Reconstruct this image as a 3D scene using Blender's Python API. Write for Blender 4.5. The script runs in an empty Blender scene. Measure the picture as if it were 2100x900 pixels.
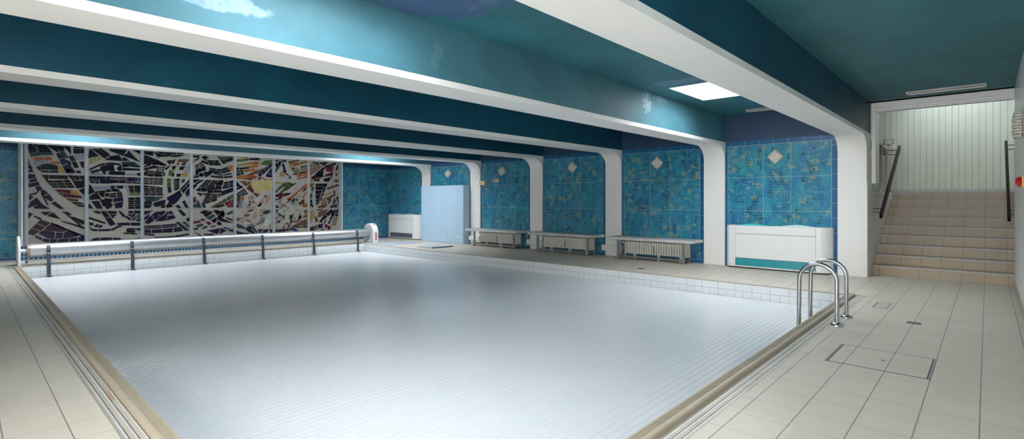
import bpy, bmesh, math, random
from mathutils import Vector, Matrix
random.seed(11)
S = bpy.context.scene
COL = S.collection

# ------------------------------------------------------------------ camera, light, exposure
EYE = 1.25
cam_d = bpy.data.cameras.new('camera')
cam = bpy.data.objects.new('camera', cam_d)
COL.objects.link(cam)
cam.location = (0, 0, EYE)
cam.rotation_euler = (math.radians(90), 0, math.radians(42.838 - 90))
cam_d.sensor_fit = 'HORIZONTAL'
cam_d.sensor_width = 36.0
cam_d.lens = 1051.5 / 2100 * 36.0
cam_d.shift_y = -39 / 2100
cam_d.clip_start = 0.02
S.camera = cam

S.view_settings.view_transform = 'Standard'
S.view_settings.look = 'None'
S.view_settings.gamma = 1.0
S.view_settings.use_curve_mapping = False
S.view_settings.exposure = 1.42
S.cycles.max_bounces = 14
S.cycles.diffuse_bounces = 8
S.cycles.sample_clamp_indirect = 6.0
S.cycles.caustics_reflective = False
S.cycles.caustics_refractive = False

SKY_PANE = 9.6          # daylight coming down through the roof lights
STAIR_FILL = 1.3         # fill from an added, unseen roof light over the upper landing
SIDE_FILL = 16.0          # fill from an added window in the left wall, behind the camera

world = bpy.data.worlds.new('sky')
S.world = world
world.use_nodes = True
bg = world.node_tree.nodes['Background']
bg.inputs[0].default_value = (0.75, 0.86, 1.0, 1)
bg.inputs[1].default_value = 1.0

# ------------------------------------------------------------------ helpers
class MB:
    """collects shapes into one mesh"""
    def __init__(s):
        s.v = []; s.f = []; s.m = []
    def face(s, idx, mi=0):
        s.f.append(tuple(idx)); s.m.append(mi)
    def quad(s, a, b, c, d, mi=0):
        n = len(s.v); s.v += [tuple(a), tuple(b), tuple(c), tuple(d)]
        s.face((n, n+1, n+2, n+3), mi)
    def box(s, x0, x1, y0, y1, z0, z1, mi=0):
        n = len(s.v)
        s.v += [(x0,y0,z0),(x1,y0,z0),(x1,y1,z0),(x0,y1,z0),(x0,y0,z1),(x1,y0,z1),(x1,y1,z1),(x0,y1,z1)]
        for q in ((0,3,2,1),(4,5,6,7),(0,1,5,4),(1,2,6,5),(2,3,7,6),(3,0,4,7)):
            s.face([n+i for i in q], mi)
    def prism(s, pts, a, b, axis='z', mi=0, cap=True):
        """polygon extruded along axis; pts counted in the other two axes (x:(y,z) y:(x,z) z:(x,y))"""
        n = len(s.v); k = len(pts)
        def P(p, t):
            return {'x': (t, p[0], p[1]), 'y': (p[0], t, p[1]), 'z': (p[0], p[1], t)}[axis]
        s.v += [P(p, a) for p in pts] + [P(p, b) for p in pts]
        for i in range(k):
            j = (i+1) % k
            s.face((n+i, n+j, n+k+j, n+k+i), mi)
        if cap:
            s.face([n+i for i in range(k)][::-1], mi)
            s.face([n+k+i for i in range(k)], mi)
    def sheet(s, pts, a, b, axis='x', mi=0):
        """open profile extruded along axis"""
        n = len(s.v); k = len(pts)
        def P(p, t):
            return {'x': (t, p[0], p[1]), 'y': (p[0], t, p[1]), 'z': (p[0], p[1], t)}[axis]
        s.v += [P(p, a) for p in pts] + [P(p, b) for p in pts]
        for i in range(k-1):
            s.face((n+i, n+i+1, n+k+i+1, n+k+i), mi)
    def tube(s, path, r, seg=14, mi=0, cap=True):
        path = [Vector(p) for p in path]
        n0 = len(s.v); up = None
        for i, p in enumerate(path):
            if i == 0: t = path[1]-path[0]
            elif i == len(path)-1: t = path[-1]-path[-2]
            else: t = (path[i+1]-p).normalized() + (p-path[i-1]).normalized()
            t.normalize()
            if up is None:
                up = Vector((0,0,1)) if abs(t.z) < .9 else Vector((1,0,0))
            a = t.cross(up).normalized(); up = a.cross(t).normalized()
            rr = r[i] if isinstance(r, (list, tuple)) else r
            for k in range(seg):
                an = 2*math.pi*k/seg
                s.v.append(tuple(p + a*math.cos(an)*rr + up*math.sin(an)*rr))
        for i in range(len(path)-1):
            for k in range(seg):
                k2 = (k+1) % seg
                s.face((n0+i*seg+k, n0+i*seg+k2, n0+(i+1)*seg+k2, n0+(i+1)*seg+k), mi)
        if cap:
            s.face([n0+k for k in range(seg)][::-1], mi)
            s.face([n0+(len(path)-1)*seg+k for k in range(seg)], mi)
    def lathe(s, prof, c, axis='z', seg=28, mi=0):
        """prof: list of (radius, height along axis)"""
        n0 = len(s.v)
        for (r, h) in prof:
            for k in range(seg):
                an = 2*math.pi*k/seg; u, w = r*math.cos(an), r*math.sin(an)
                p = {'z': (u, w, h), 'x': (h, u, w), 'y': (u, h, w)}[axis]
                s.v.append((c[0]+p[0], c[1]+p[1], c[2]+p[2]))
        for i in range(len(prof)-1):
            for k in range(seg):
                k2 = (k+1) % seg
                s.face((n0+i*seg+k, n0+i*seg+k2, n0+(i+1)*seg+k2, n0+(i+1)*seg+k), mi)
        s.face([n0+k for k in range(seg)][::-1], mi)
        s.face([n0+(len(prof)-1)*seg+k for k in range(seg)], mi)
    def build(s, name, mats, parent=None, smooth=None, bevel=None, loc=None, rot=None, origin=None):
        me = bpy.data.meshes.new(name)
        o3 = Vector(origin) if origin is not None else Vector((0,0,0))
        me.from_pydata([tuple(Vector(v)-o3) for v in s.v], [], s.f)
        if not isinstance(mats, (list, tuple)): mats = [mats]
        for m in mats: me.materials.append(m)
        for p, mi in zip(me.polygons, s.m): p.material_index = mi
        bm = bmesh.new(); bm.from_mesh(me)
        bmesh.ops.recalc_face_normals(bm, faces=bm.faces[:])
        bm.to_mesh(me); bm.free()
        if smooth:
            me.shade_smooth(); me.set_sharp_from_angle(angle=math.radians(smooth))
        o = bpy.data.objects.new(name, me); COL.objects.link(o)
        o.location = o3
        if loc is not None: o.location = loc
        if rot is not None: o.rotation_euler = rot
        if parent is not None:
            o.parent = parent
            o.location = Vector(o.location) - parent_origin(parent)
        if bevel:
            b = o.modifiers.new('bevel', 'BEVEL'); b.width = bevel; b.segments = 2
            b.limit_method = 'ANGLE'; b.angle_limit = math.radians(40)
            b.harden_normals = False
        return o

def parent_origin(p):
    v = Vector((0,0,0))
    while p is not None:
        v = v + Vector(p.location); p = p.parent
    return v

def tag(o, label=None, cat=None, group=None, kind=None):
    if label: o['label'] = label
    if cat: o['category'] = cat
    if group: o['group'] = group
    if kind: o['kind'] = kind
    return o

def empty(name, loc, label, cat, group=None):
    o = bpy.data.objects.new(name, None); COL.objects.link(o)
    o.location = loc; o.empty_display_size = .1
    return tag(o, label, cat, group)

def copy_tree(o, parent=None):
    c = o.copy(); COL.objects.link(c)
    if parent is not None: c.parent = parent
    for ch in [x for x in o.children]:
        copy_tree(ch, c)
    return c

# ------------------------------------------------------------------ node helpers
class NT:
    def __init__(s, name, rough=.5, color=(.8,.8,.8), metal=0.0, spec=.5):
        s.mat = bpy.data.materials.new(name); s.mat.use_nodes = True
        s.t = s.mat.node_tree
        s.b = s.t.nodes['Principled BSDF']
        s.b.inputs['Roughness'].default_value = rough
        s.b.inputs['Base Color'].default_value = (*color, 1)
        s.b.inputs['Metallic'].default_value = metal
        s.b.inputs['Specular IOR Level'].default_value = spec
        s._xyz = None
    def node(s, typ, **kw):
        n = s.t.nodes.new(typ)
        for k, v in kw.items(): setattr(n, k, v)
        return n
    def put(s, sock, v):
        if isinstance(v, bpy.types.NodeSocket): s.t.links.new(v, sock)
        elif isinstance(v, (tuple, list)) and len(v) == 3 and sock.type == 'RGBA': sock.default_value = (*v, 1)
        else: sock.default_value = v
    def coord(s):
        if not hasattr(s, '_c'):
            s._c = s.node('ShaderNodeTexCoord').outputs['Object']
        return s._c
    def xyz(s):
        if s._xyz is None:
            n = s.node('ShaderNodeSeparateXYZ'); s.put(n.inputs[0], s.coord()); s._xyz = n.outputs
        return s._xyz
    def m(s, op, a, b=0.0, c=None, clamp=False):
        n = s.node('ShaderNodeMath', operation=op); n.use_clamp = clamp
        s.put(n.inputs[0], a); s.put(n.inputs[1], b)
        if c is not None: s.put(n.inputs[2], c)
        return n.outputs[0]
    def vec(s, x, y, z=0.0):
        n = s.node('ShaderNodeCombineXYZ')
        for i, v in enumerate((x, y, z)): s.put(n.inputs[i], v)
        return n.outputs[0]
    def noise(s, vec, scale, detail=4.0, rough=.55, dist=0.0):
        n = s.node('ShaderNodeTexNoise'); s.put(n.inputs['Vector'], vec)
        n.inputs['Scale'].default_value = scale; n.inputs['Detail'].default_value = detail
        n.inputs['Roughness'].default_value = rough; n.inputs['Distortion'].default_value = dist
        return n.outputs['Fac'] if 'Fac' in n.outputs else n.outputs[0]
    def voro(s, vec, scale, metric='EUCLIDEAN', rnd=1.0, out='Color'):
        n = s.node('ShaderNodeTexVoronoi', distance=metric); s.put(n.inputs['Vector'], vec)
        n.inputs['Scale'].default_value = scale; n.inputs['Randomness'].default_value = rnd
        return n.outputs[out]
    def ramp(s, fac, stops, interp='LINEAR'):
        n = s.node('ShaderNodeValToRGB'); s.put(n.inputs[0], fac)
        cr = n.color_ramp; cr.interpolation = interp
        while len(cr.elements) < len(stops): cr.elements.new(.5)
        for e, (p, c) in zip(cr.elements, stops):
            e.position = p
            e.color = (*c, 1) if isinstance(c, (tuple, list)) else (c, c, c, 1)
        return n.outputs[0]
    def step(s, x, a, b):
        """smooth 0..1 from a to b"""
        n = s.node('ShaderNodeMapRange'); n.interpolation_type = 'SMOOTHSTEP'
        s.put(n.inputs[0], x); n.inputs[1].default_value = a; n.inputs[2].default_value = b
        return n.outputs[0]
    def mix(s, fac, a, b, mode='MIX'):
        n = s.node('ShaderNodeMix', data_type='RGBA', blend_type=mode)
        s.put(n.inputs[0], fac); s.put(n.inputs[6], a); s.put(n.inputs[7], b)
        return n.outputs[2]
    def fract_line(s, x, period, off, w):
        """1 on lines every `period` (width w) starting at off"""
        f = s.m('FRACT', s.m('DIVIDE', s.m('SUBTRACT', x, off - w/2), period))
        return s.m('LESS_THAN', f, w/period)
    def line(s, x, at, w):
        return s.m('LESS_THAN', s.m('ABSOLUTE', s.m('SUBTRACT', x, at)), w/2)
    def band(s, x, a, b):
        return s.m('MULTIPLY', s.m('GREATER_THAN', x, a), s.m('LESS_THAN', x, b))
    def mx(s, *a):
        r = a[0]
        for q in a[1:]: r = s.m('MAXIMUM', r, q)
        return r
    def color(s, c): s.put(s.b.inputs['Base Color'], c)
    def rough(s, r): s.put(s.b.inputs['Roughness'], r)
    def bump(s, h, strength=.3, dist=.005):
        n = s.node('ShaderNodeBump'); n.inputs['Strength'].default_value = strength
        n.inputs['Distance'].default_value = dist; s.put(n.inputs['Height'], h)
        s.put(s.b.inputs['Normal'], n.outputs[0])
    def blob(s, c, rad, amp=.25, scale=5.0, soft=.25, seed=0):
        """ragged patch mask round point c with radii rad, object coords"""
        p = s.coord()
        sub = s.node('ShaderNodeVectorMath', operation='SUBTRACT'); s.put(sub.inputs[0], p); sub.inputs[1].default_value = c
        dv = s.node('ShaderNodeVectorMath', operation='DIVIDE'); s.put(dv.inputs[0], sub.outputs[0]); dv.inputs[1].default_value = rad
        ln = s.node('ShaderNodeVectorMath', operation='LENGTH'); s.put(ln.inputs[0], dv.outputs[0])
        n = s.noise(p, scale, 5, .6)
        d = s.m('ADD', ln.outputs['Value'], s.m('MULTIPLY', s.m('SUBTRACT', n, .5), amp*6))
        return s.step(d, 1.0, 1.0-soft)

def plain(name, color, rough=.5, metal=0.0, spec=.5, mottle=0.0, scale=8.0):
    n = NT(name, rough, color, metal, spec)
    if mottle:
        f = n.noise(n.coord(), scale, 5)
        n.color(n.mix(f, tuple(c*(1-mottle) for c in color), tuple(min(1, c*(1+mottle)) for c in color)))
    return n.mat

# ------------------------------------------------------------------ materials
TEAL = (.004, .064, .112)  # beam teal, with the shade of the dim bays put into the colour
TEAL_LIT = (.060, .175, .225)  # same beam teal, paler and greyer to paint in the daylight on it
TEAL_CEIL_LIT = (.036, .165, .205)  # same teal on the ceiling, lightened in colour to stand in for brighter light
def teal_paint(name, blobs=(), base=TEAL):
    n = NT(name, .55, base, spec=.35)
    p = n.coord()
    f = n.noise(p, 1.3, 6, .6)
    sx = n.node('ShaderNodeMapping'); n.put(sx.inputs[0], p); sx.inputs['Scale'].default_value = (1.0, 9.0, 2.0)
    g = n.noise(sx.outputs[0], 2.2, 7, .65)
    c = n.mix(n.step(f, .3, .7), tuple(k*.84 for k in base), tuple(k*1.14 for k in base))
    c = n.mix(n.m('MULTIPLY', n.step(g, .58, .8), .25), c, (.10, .27, .33))
    for (ctr, rad, col, amt, amp, sc) in blobs:
        mk = n.blob(ctr, rad, amp, sc)
        gr = n.m('MULTIPLY', n.step(n.noise(p, 26, 5, .7), .3, .6), .45)
        c = n.mix(n.m('MULTIPLY', mk, n.m('ADD', amt*.55, n.m('MULTIPLY', gr, amt))), c, col)
    v = n.voro(p, 3.2, out='Distance')
    c = n.mix(n.m('LESS_THAN', v, .016), c, (.01, .03, .04))
    n.color(c)
    n.bump(n.noise(p, 35, 4), .08, .004)
    return n.mat

def white_paint(name, base=(.86, .85, .83)):
    n = NT(name, .55, base, spec=.3)
    f = n.noise(n.coord(), 2.0, 5)
    n.color(n.mix(f, tuple(k*.96 for k in base), tuple(k*1.01 for k in base)))
    n.bump(n.noise(n.coord(), 60, 3), .05, .003)
    return n.mat

def glaze(n, u, z):
    """the hand-painted blue tile picture; u, z in metres along the wall"""
    P = n.vec(u, z, 0)
    wob = n.noise(P, 16.0, 4)
    Pd = n.vec(n.m('ADD', u, n.m('MULTIPLY', wob, .03)), n.m('ADD', z, n.m('MULTIPLY', wob, .025)), 0)
    def cells(scale, sx, sz, rnd, off):
        q = n.node('ShaderNodeMapping'); n.put(q.inputs[0], Pd); q.inputs['Scale'].default_value = (sx, sz, 1); q.inputs['Location'].default_value = (off, off*.7, 0)
        k = n.node('ShaderNodeSeparateColor'); n.put(k.inputs[0], n.voro(q.outputs[0], scale, 'CHEBYCHEV', rnd)); return k.outputs
    a = cells(6.5, 1.0, .8, .75, 0); b = cells(12.0, .8, 1.2, .85, 3.3); big = cells(2.6, 1, 1, .6, 5.1); d = cells(9.0, 1.4, .7, .8, 8.7)
    base = n.ramp(a[0], [(0, (.010,.105,.27)), (.22, (.022,.20,.36)), (.45, (.035,.30,.40)), (.62, (.020,.24,.29)), (.8, (.016,.17,.40)), (1, (.055,.36,.46))])
    hue = n.ramp(big[1], [(0, (.012,.14,.36)), (.5, (.025,.23,.36)), (1, (.030,.27,.31))])
    c = n.mix(.42, base, hue)
    c = n.mix(n.m('MULTIPLY', n.m('GREATER_THAN', d[0], .7), .4), c, (.012, .15, .24))
    fine = n.noise(P, 34, 6, .72)
    c = n.mix(n.m('MULTIPLY', n.step(fine, .46, .68), .45), c, (.08, .36, .47))
    c = n.mix(n.m('MULTIPLY', n.step(n.noise(n.vec(z, u, 9.0), 40, 5, .7), .55, .7), .35), c, (.008, .07, .12))
    # ochre blocks
    och = n.m('MULTIPLY', n.m('GREATER_THAN', b[1], .84), n.step(n.noise(P, 22, 6, .75), .38, .60))
    och = n.m('MULTIPLY', och, n.step(n.noise(P, 2.6, 2), .36, .52))
    c = n.mix(n.m('MULTIPLY', och, .8), c, (.33, .33, .16))
    # cream flecks
    fl = n.m('MULTIPLY', n.step(n.noise(P, 48, 4, .6), .60, .66), n.m('MULTIPLY', n.step(n.noise(n.vec(z, u, 3.1), 4.5, 3), .46, .56), n.m('GREATER_THAN', b[2], .5)))
    c = n.mix(n.m('MULTIPLY', fl, .95), c, (.82, .74, .48))
    # dark brush scribble, in blocks like lines of script
    mp = n.node('ShaderNodeMapping'); n.put(mp.inputs[0], P); mp.inputs['Scale'].default_value = (1.0, 1.35, 1)
    sc = n.noise(mp.outputs[0], 30, 5, .62)
    sk = n.m('LESS_THAN', n.m('ABSOLUTE', n.m('SUBTRACT', sc, .5)), .045)
    rows = n.m('GREATER_THAN', n.m('FRACT', n.m('DIVIDE', z, .052)), .25)
    area = n.m('MULTIPLY', n.m('GREATER_THAN', d[2], .68), n.step(n.noise(n.vec(u, z, 7.7), 3.0, 3), .44, .50))
    area = n.m('MULTIPLY', area, n.m('GREATER_THAN', n.noise(P, 14, 2), .42))
    c = n.mix(n.m('MULTIPLY', n.m('MULTIPLY', n.m('MULTIPLY', sk, rows), area), .92), c, (.006, .018, .03))
    return c

def glazed_wall(name, axis, joints=None, period=None, off=0.0, bay=None, zj=(.45, 1.06, 1.68), top=2.285, navy=2.37):
    n = NT(name, .22, spec=.5)
    X = n.xyz(); u = X[axis]; z = X[2]
    c = glaze(n, u, z)
    if bay:
        t = n.m('MULTIPLY', n.m('FRACT', n.m('DIVIDE', n.m('SUBTRACT', u, bay[0]), bay[1])), bay[1])
        jl = n.mx(*[n.line(t, j, .007) for j in joints])
        edge = n.mx(n.m('LESS_THAN', t, joints[0]), n.m('GREATER_THAN', t, joints[-1]))
    else:
        jl = n.fract_line(u, period, off, .007)
        edge = n.m('LESS_THAN', n.m('ABSOLUTE', n.m('SUBTRACT', u, off - .05)), .05)
    zl = n.mx(*[n.line(z, q, .007) for q in zj])
    zone = n.mx(n.m('GREATER_THAN', z, top), n.m('LESS_THAN', z, .062))
    border = n.mx(edge, zone)
    bc = n.mix(n.noise(n.coord(), 9, 3), (.004, .075, .20), (.008, .13, .30))
    bl = n.mx(n.m('MULTIPLY', n.fract_line(u, .25, .11, .006), zone),
              n.m('MULTIPLY', n.fract_line(z, .25, .20, .006), n.m('MULTIPLY', edge, n.m('SUBTRACT', 1, zone))))
    c = n.mix(border, c, bc)
    g = n.mx(n.m('MULTIPLY', n.mx(jl, zl), n.m('SUBTRACT', 1, zone)), bl, n.line(z, top, .007), n.line(z, .062, .006))
    g = n.m('MULTIPLY', g, n.m('SUBTRACT', 1, n.m('MULTIPLY', n.mx(zl), edge)))
    c = n.mix(n.m('MULTIPLY', g, .8), c, (.38, .43, .46))
    nv = n.m('GREATER_THAN', z, navy)
    f = n.noise(n.coord(), 3, 5)
    c = n.mix(nv, c, n.mix(f, (.022, .052, .115), (.032, .075, .15)))
    n.color(c)
    n.rough(n.m('ADD', n.m('MULTIPLY', nv, .3), .28))
    n.bump(n.m('ADD', n.m('MULTIPLY', g, -1.0), n.m('MULTIPLY', n.noise(n.coord(), 40, 3), .4)), .25, .003)
    return n.mat

def floor_tiles():
    n = NT('floor_tiles', .42, spec=.4)
    X = n.xyz(); x, y = X[0], X[1]
    left = n.m('LESS_THAN', x, .585)
    sx = n.m('FLOOR', n.m('DIVIDE', n.m('SUBTRACT', x, .412), .2555)); sy = n.m('FLOOR', n.m('DIVIDE', n.m('SUBTRACT', y, .032), .2605))
    # long joints
    L1 = n.m('MULTIPLY', n.fract_line(x, .2555, .412, .0065), left)
    L2 = n.m('MULTIPLY', n.fract_line(y, .2605, .032, .0065), n.m('SUBTRACT', 1, left))
    T1 = n.m('MULTIPLY', n.fract_line(y, .265, .06, .0042), left)
    T2 = n.m('MULTIPLY', n.fract_line(x, .265, .22, .0042), n.m('SUBTRACT', 1, left))
    cellx = n.m('FLOOR', n.m('DIVIDE', x, .265)); celly = n.m('FLOOR', n.m('DIVIDE', y, .2605))
    wn = n.node('ShaderNodeTexWhiteNoise', noise_dimensions='2D'); n.put(wn.inputs['Vector'], n.vec(cellx, celly))
    f = n.noise(n.coord(), 2.5, 4)
    c = n.mix(wn.outputs['Value'], (.560, .505, .425), (.605, .550, .470))
    c = n.mix(n.m('MULTIPLY', n.step(f, .35, .75), .25), c, (.62, .58, .51))
    c = n.mix(n.m('MULTIPLY', n.mx(T1, T2), .75), c, (.26, .23, .19))
    c = n.mix(n.m('MULTIPLY', n.mx(L1, L2), .85), c, (.16, .145, .13))
    # four thin cuts falling to the floor drain, a few specks
    sp = n.voro(n.coord(), 2.6, out='Distance')
    c = n.mix(n.m('LESS_THAN', sp, .008), c, (.08, .07, .06))
    n.color(c)
    rp = n.noise(n.coord(), 160, 2)
    n.bump(n.m('SUBTRACT', n.m('MULTIPLY', rp, .25), n.mx(L1, L2, T1, T2)), .25, .003)
    return n.mat

def pool_wall_tiles(axis):
    n = NT('pool_wall_tiles', .18, spec=.5)
    X = n.xyz(); u = X[axis]; z = X[2]
    up = n.m('GREATER_THAN', z, -.118)
    A = n.m('MULTIPLY', n.fract_line(u, .252, .05, .005), up)
    B = n.m('MULTIPLY', n.fract_line(u, .126, .05, .005), n.m('SUBTRACT', 1, up))
    g = n.mx(A, B, n.line(z, -.118, .006), n.line(z, -.235, .006))
    f = n.noise(n.coord(), 6, 4)
    c = n.mix(f, (.70, .73, .75), (.80, .82, .83))
    c = n.mix(n.m('MULTIPLY', g, .8), c, (.27, .29, .31))
    c = n.mix(n.m('GREATER_THAN', z, -.012), c, (.36, .29, .20))
    n.color(c); n.bump(n.m('MULTIPLY', g, -1.0), .3, .003)
    return n.mat

M = {}
M['white'] = white_paint('white_paint')
M['white_smooth'] = plain('white_lacquer', (.80, .81, .81), .35, mottle=.03)
M['teal'] = teal_paint('teal_paint')
M['teal_lit_worn'] = teal_paint('teal_paint_lit_worn', [
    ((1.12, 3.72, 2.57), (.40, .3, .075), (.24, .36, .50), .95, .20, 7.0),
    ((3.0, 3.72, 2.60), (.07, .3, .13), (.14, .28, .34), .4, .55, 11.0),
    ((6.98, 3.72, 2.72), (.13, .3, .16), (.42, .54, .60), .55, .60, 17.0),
    ((7.45, 3.72, 2.82), (.24, .3, .05), (.28, .44, .50), .5, .55, 14.0)], TEAL_LIT)
M['teal_lit'] = teal_paint('teal_paint_lit', (), TEAL_LIT)
M['ceiling'] = teal_paint('ceiling_paint_lit', [
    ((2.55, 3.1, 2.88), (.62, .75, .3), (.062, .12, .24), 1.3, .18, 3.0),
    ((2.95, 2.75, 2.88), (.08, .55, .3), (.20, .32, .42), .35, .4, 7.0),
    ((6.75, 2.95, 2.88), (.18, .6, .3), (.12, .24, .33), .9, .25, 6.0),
    ((9.0, 2.6, 2.88), (.6, .5, .3), (.06, .16, .26), .8, .15, 4.0)], TEAL_CEIL_LIT)
M['floor'] = floor_tiles()
M['pool_x'] = pool_wall_tiles(0)
M['pool_y'] = pool_wall_tiles(1)
M['bay'] = glazed_wall('glazed_bay_tiles', 1, joints=(.297, .928, 1.388, 2.03), bay=(1.645, 2.278))
M['far'] = glazed_wall('glazed_far_tiles', 0, period=.613, off=8.24)
M['steel'] = plain('brushed_steel', (.55, .55, .56), .22, 1.0, mottle=.12, scale=20)
M['grey_steel'] = plain('bench_steel', (.42, .40, .38), .42, .85, mottle=.1, scale=12)
M['dark'] = plain('dark_gap', (.012, .012, .014), .6)
M['black'] = plain('black_plastic', (.015, .016, .02), .4)
M['red'] = plain('red_plastic', (.62, .012, .02), .3)
M['yellow'] = plain('yellow_plastic', (.75, .45, .02), .35)
M['wood'] = plain('dark_brown_wood', (.016, .008, .006), .5, spec=.25, mottle=.35, scale=14)
M['cream'] = plain('cream_plastic', (.62, .54, .36), .4)

# ------------------------------------------------------------------ the room
CEIL = 2.885; YP = 13.34; XW = 10.09; XC = 10.05; YN = -.29; YF = 14.96; XL = -2.5
BEAM0 = 1.645; PITCH = 2.278; HW = .2035
def structure(o):
    o['kind'] = 'structure'; return o

f = MB()
f.box(XL, .578, YN, YF, -.12, 0)
f.box(.578, 10.53, YN, 1.15, -.12, 0)
f.box(8.08, 10.53, 1.15, 1.433, -.12, 0)
f.box(8.034, 8.08, 1.37, 1.433, -.12, 0)
f.box(8.034, XW, 1.433, YF, -.12, 0)
f.box(.578, 8.034, YP+.004, YF, -.12, 0)
structure(f.build('floor', M['floor']))

# pool basin
w = MB(); w.box(8.03, 8.20, 1.30, 13.6, -1.4, -.001); structure(w.build('wall_pool_right', M['pool_y']))
w = MB(); w.box(.6, 8.03, YP, 13.6, -1.4, -.001); structure(w.build('wall_pool_far', M['pool_x']))
w = MB(); w.box(.70, .78, 1.3, YP, -1.4, -.105); structure(w.build('wall_pool_left', M['pool_y']))
w = MB(); w.box(.78, 8.03, 1.29, 1.37, -1.4, -.105); structure(w.build('wall_pool_near', M['pool_x']))
w = MB(); w.box(.6, 8.2, 1.2, 13.6, -1.5, -1.4); structure(w.build('floor_pool', plain('pool_bottom', (.35,.5,.55), .4)))

# ceiling with its four roof lights, plus an added unseen slot that brightens the mosaic
SKY = [(1.15, 2.35, 2.19, 3.39), (7.05, 8.25, 2.19, 3.39), (.95, 2.15, 11.30, 12.50), (7.25, 8.45, 11.30, 12.50), (1.3, 7.7, 13.45, 14.0)]
c = MB()
xs = sorted({XL, 10.45, *[q for s in SKY for q in s[:2]]}); ys = sorted({YN-.2, YF+.1, *[q for s in SKY for q in s[2:]]})
for i in range(len(xs)-1):
    for j in range(len(ys)-1):
        mx_, my_ = (xs[i]+xs[i+1])/2, (ys[j]+ys[j+1])/2
        if any(s[0] < mx_ < s[1] and s[2] < my_ < s[3] for s in SKY): continue
        c.quad((xs[i],ys[j],CEIL),(xs[i],ys[j+1],CEIL),(xs[i+1],ys[j+1],CEIL),(xs[i+1],ys[j],CEIL))
        c.quad((xs[i],ys[j],CEIL+.18),(xs[i+1],ys[j],CEIL+.18),(xs[i+1],ys[j+1],CEIL+.18),(xs[i],ys[j+1],CEIL+.18))
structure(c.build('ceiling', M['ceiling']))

def daylight(name, strength, col=(.90, .96, 1.0)):
    m = bpy.data.materials.new(name); m.use_nodes = True
    t = m.node_tree; t.nodes.clear()
    e = t.nodes.new('ShaderNodeEmission'); e.inputs[0].default_value = (*col, 1); e.inputs[1].default_value = strength
    o = t.nodes.new('ShaderNodeOutputMaterial'); t.links.new(e.outputs[0], o.inputs[0])
    return m
M['sky_pane'] = daylight('daylight_dome', SKY_PANE)
M['stair_fill'] = daylight('stair_fill_light', STAIR_FILL, (.93, .97, 1.0))
M['sky_far'] = daylight('daylight_far', SKY_PANE*1.25)
M['fill_slot'] = daylight('slot_fill_light', SKY_PANE*.36)
M['side_fill'] = daylight('side_fill_light', SIDE_FILL, (1.0, .97, .93))
for k, (a, b, y0, y1) in enumerate(SKY):
    t = .03
    w = MB(); z0, z1 = CEIL-.002, CEIL+.55
    w.box(a-t, a, y0-t, y1+t, z0, z1); w.box(b, b+t, y0-t, y1+t, z0, z1)
    w.box(a, b, y0-t, y0, z0, z1); w.box(a, b, y1, y1+t, z0, z1)
    o = structure(w.build('window_%d' % (k+1), M['white']))
    p = MB(); p.box(a, b, y0, y1, z1-.03, z1-.01)
    structure(p.build('window_pane', M['sky_pane'] if k < 2 else M['sky_far'] if k < 4 else M['fill_slot'], parent=o))

# portal frames: white column and white beam soffit, teal beam sides
def portal(k):
    yc = BEAM0 + PITCH*k; y0, y1 = yc-HW, yc+HW
    xb = 10.45 if k == 0 else XW+.06
    rx, rz, zb, zs = .36, .275, 2.318, 2.376
    pts = [(XL, zb)]
    for i in range(13):
        a = math.pi/2*i/12
        pts.append((XC-rx + rx*math.sin(a), zb-rz + rz*math.cos(a)))
    pts += [(XC, 0), (xb, 0), (xb, zs), (XL, zs)]
    b = MB()
    b.prism(pts, y0, y1, 'y', 0)
    b.box(XL, xb, y0+.004, y1-.004, zs, CEIL+.02, 1)
    o = b.build('beam' if k == 0 else 'beam.%03d' % k, [M['white'], M['teal_lit_worn'] if k == 1 else M['teal_lit'] if k == 5 else M['teal']], smooth=25)
    return structure(o)
for k in range(6): portal(k)

w = MB(); w.box(XW, XW+.36, BEAM0+HW-.01, YF+.2, 0, CEIL+.1); structure(w.build('wall_right', M['bay']))
w = MB(); w.box(XL, XW+.3, YF, YF+.2, 0, CEIL+.1); structure(w.build('wall_far', M['far']))
w = MB()
FILL_WIN = [(-.15, 1.38, 5)]  # added window out of view, there only to fill the hall with light
yy = YN-.2
for (a, b, q) in FILL_WIN:
    w.box(XL-.2, XL, yy, a, 0, CEIL+.1); w.box(XL-.2, XL, a, b, 0, .7); w.box(XL-.2, XL, a, b, 2.6, CEIL+.1); yy = b
w.box(XL-.2, XL, yy, YF+.2, 0, CEIL+.1)
structure(w.build('wall_left', M['white']))
for k, (a, b, q) in enumerate(FILL_WIN):
    w = MB()
    w.box(XL-.14, XL+.02, a, b, .67, .70); w.box(XL-.14, XL-.04, a, b, .7, .75); w.box(XL-.14, XL-.04, a, b, 2.55, 2.6)
    w.box(XL-.14, XL-.04, a, a+.05, .75, 2.55); w.box(XL-.14, XL-.04, b-.05, b, .75, 2.55); w.box(XL-.14, XL-.04, (a+b)/2-.02, (a+b)/2+.02, .75, 2.55)
    o = structure(w.build('window_%d' % (k+6), M['white_smooth']))
    p = MB(); p.box(XL-.10, XL-.09, a+.05, b-.05, .75, 2.55)
    structure(p.build('window_pane', M['side_fill'], parent=o))

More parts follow.
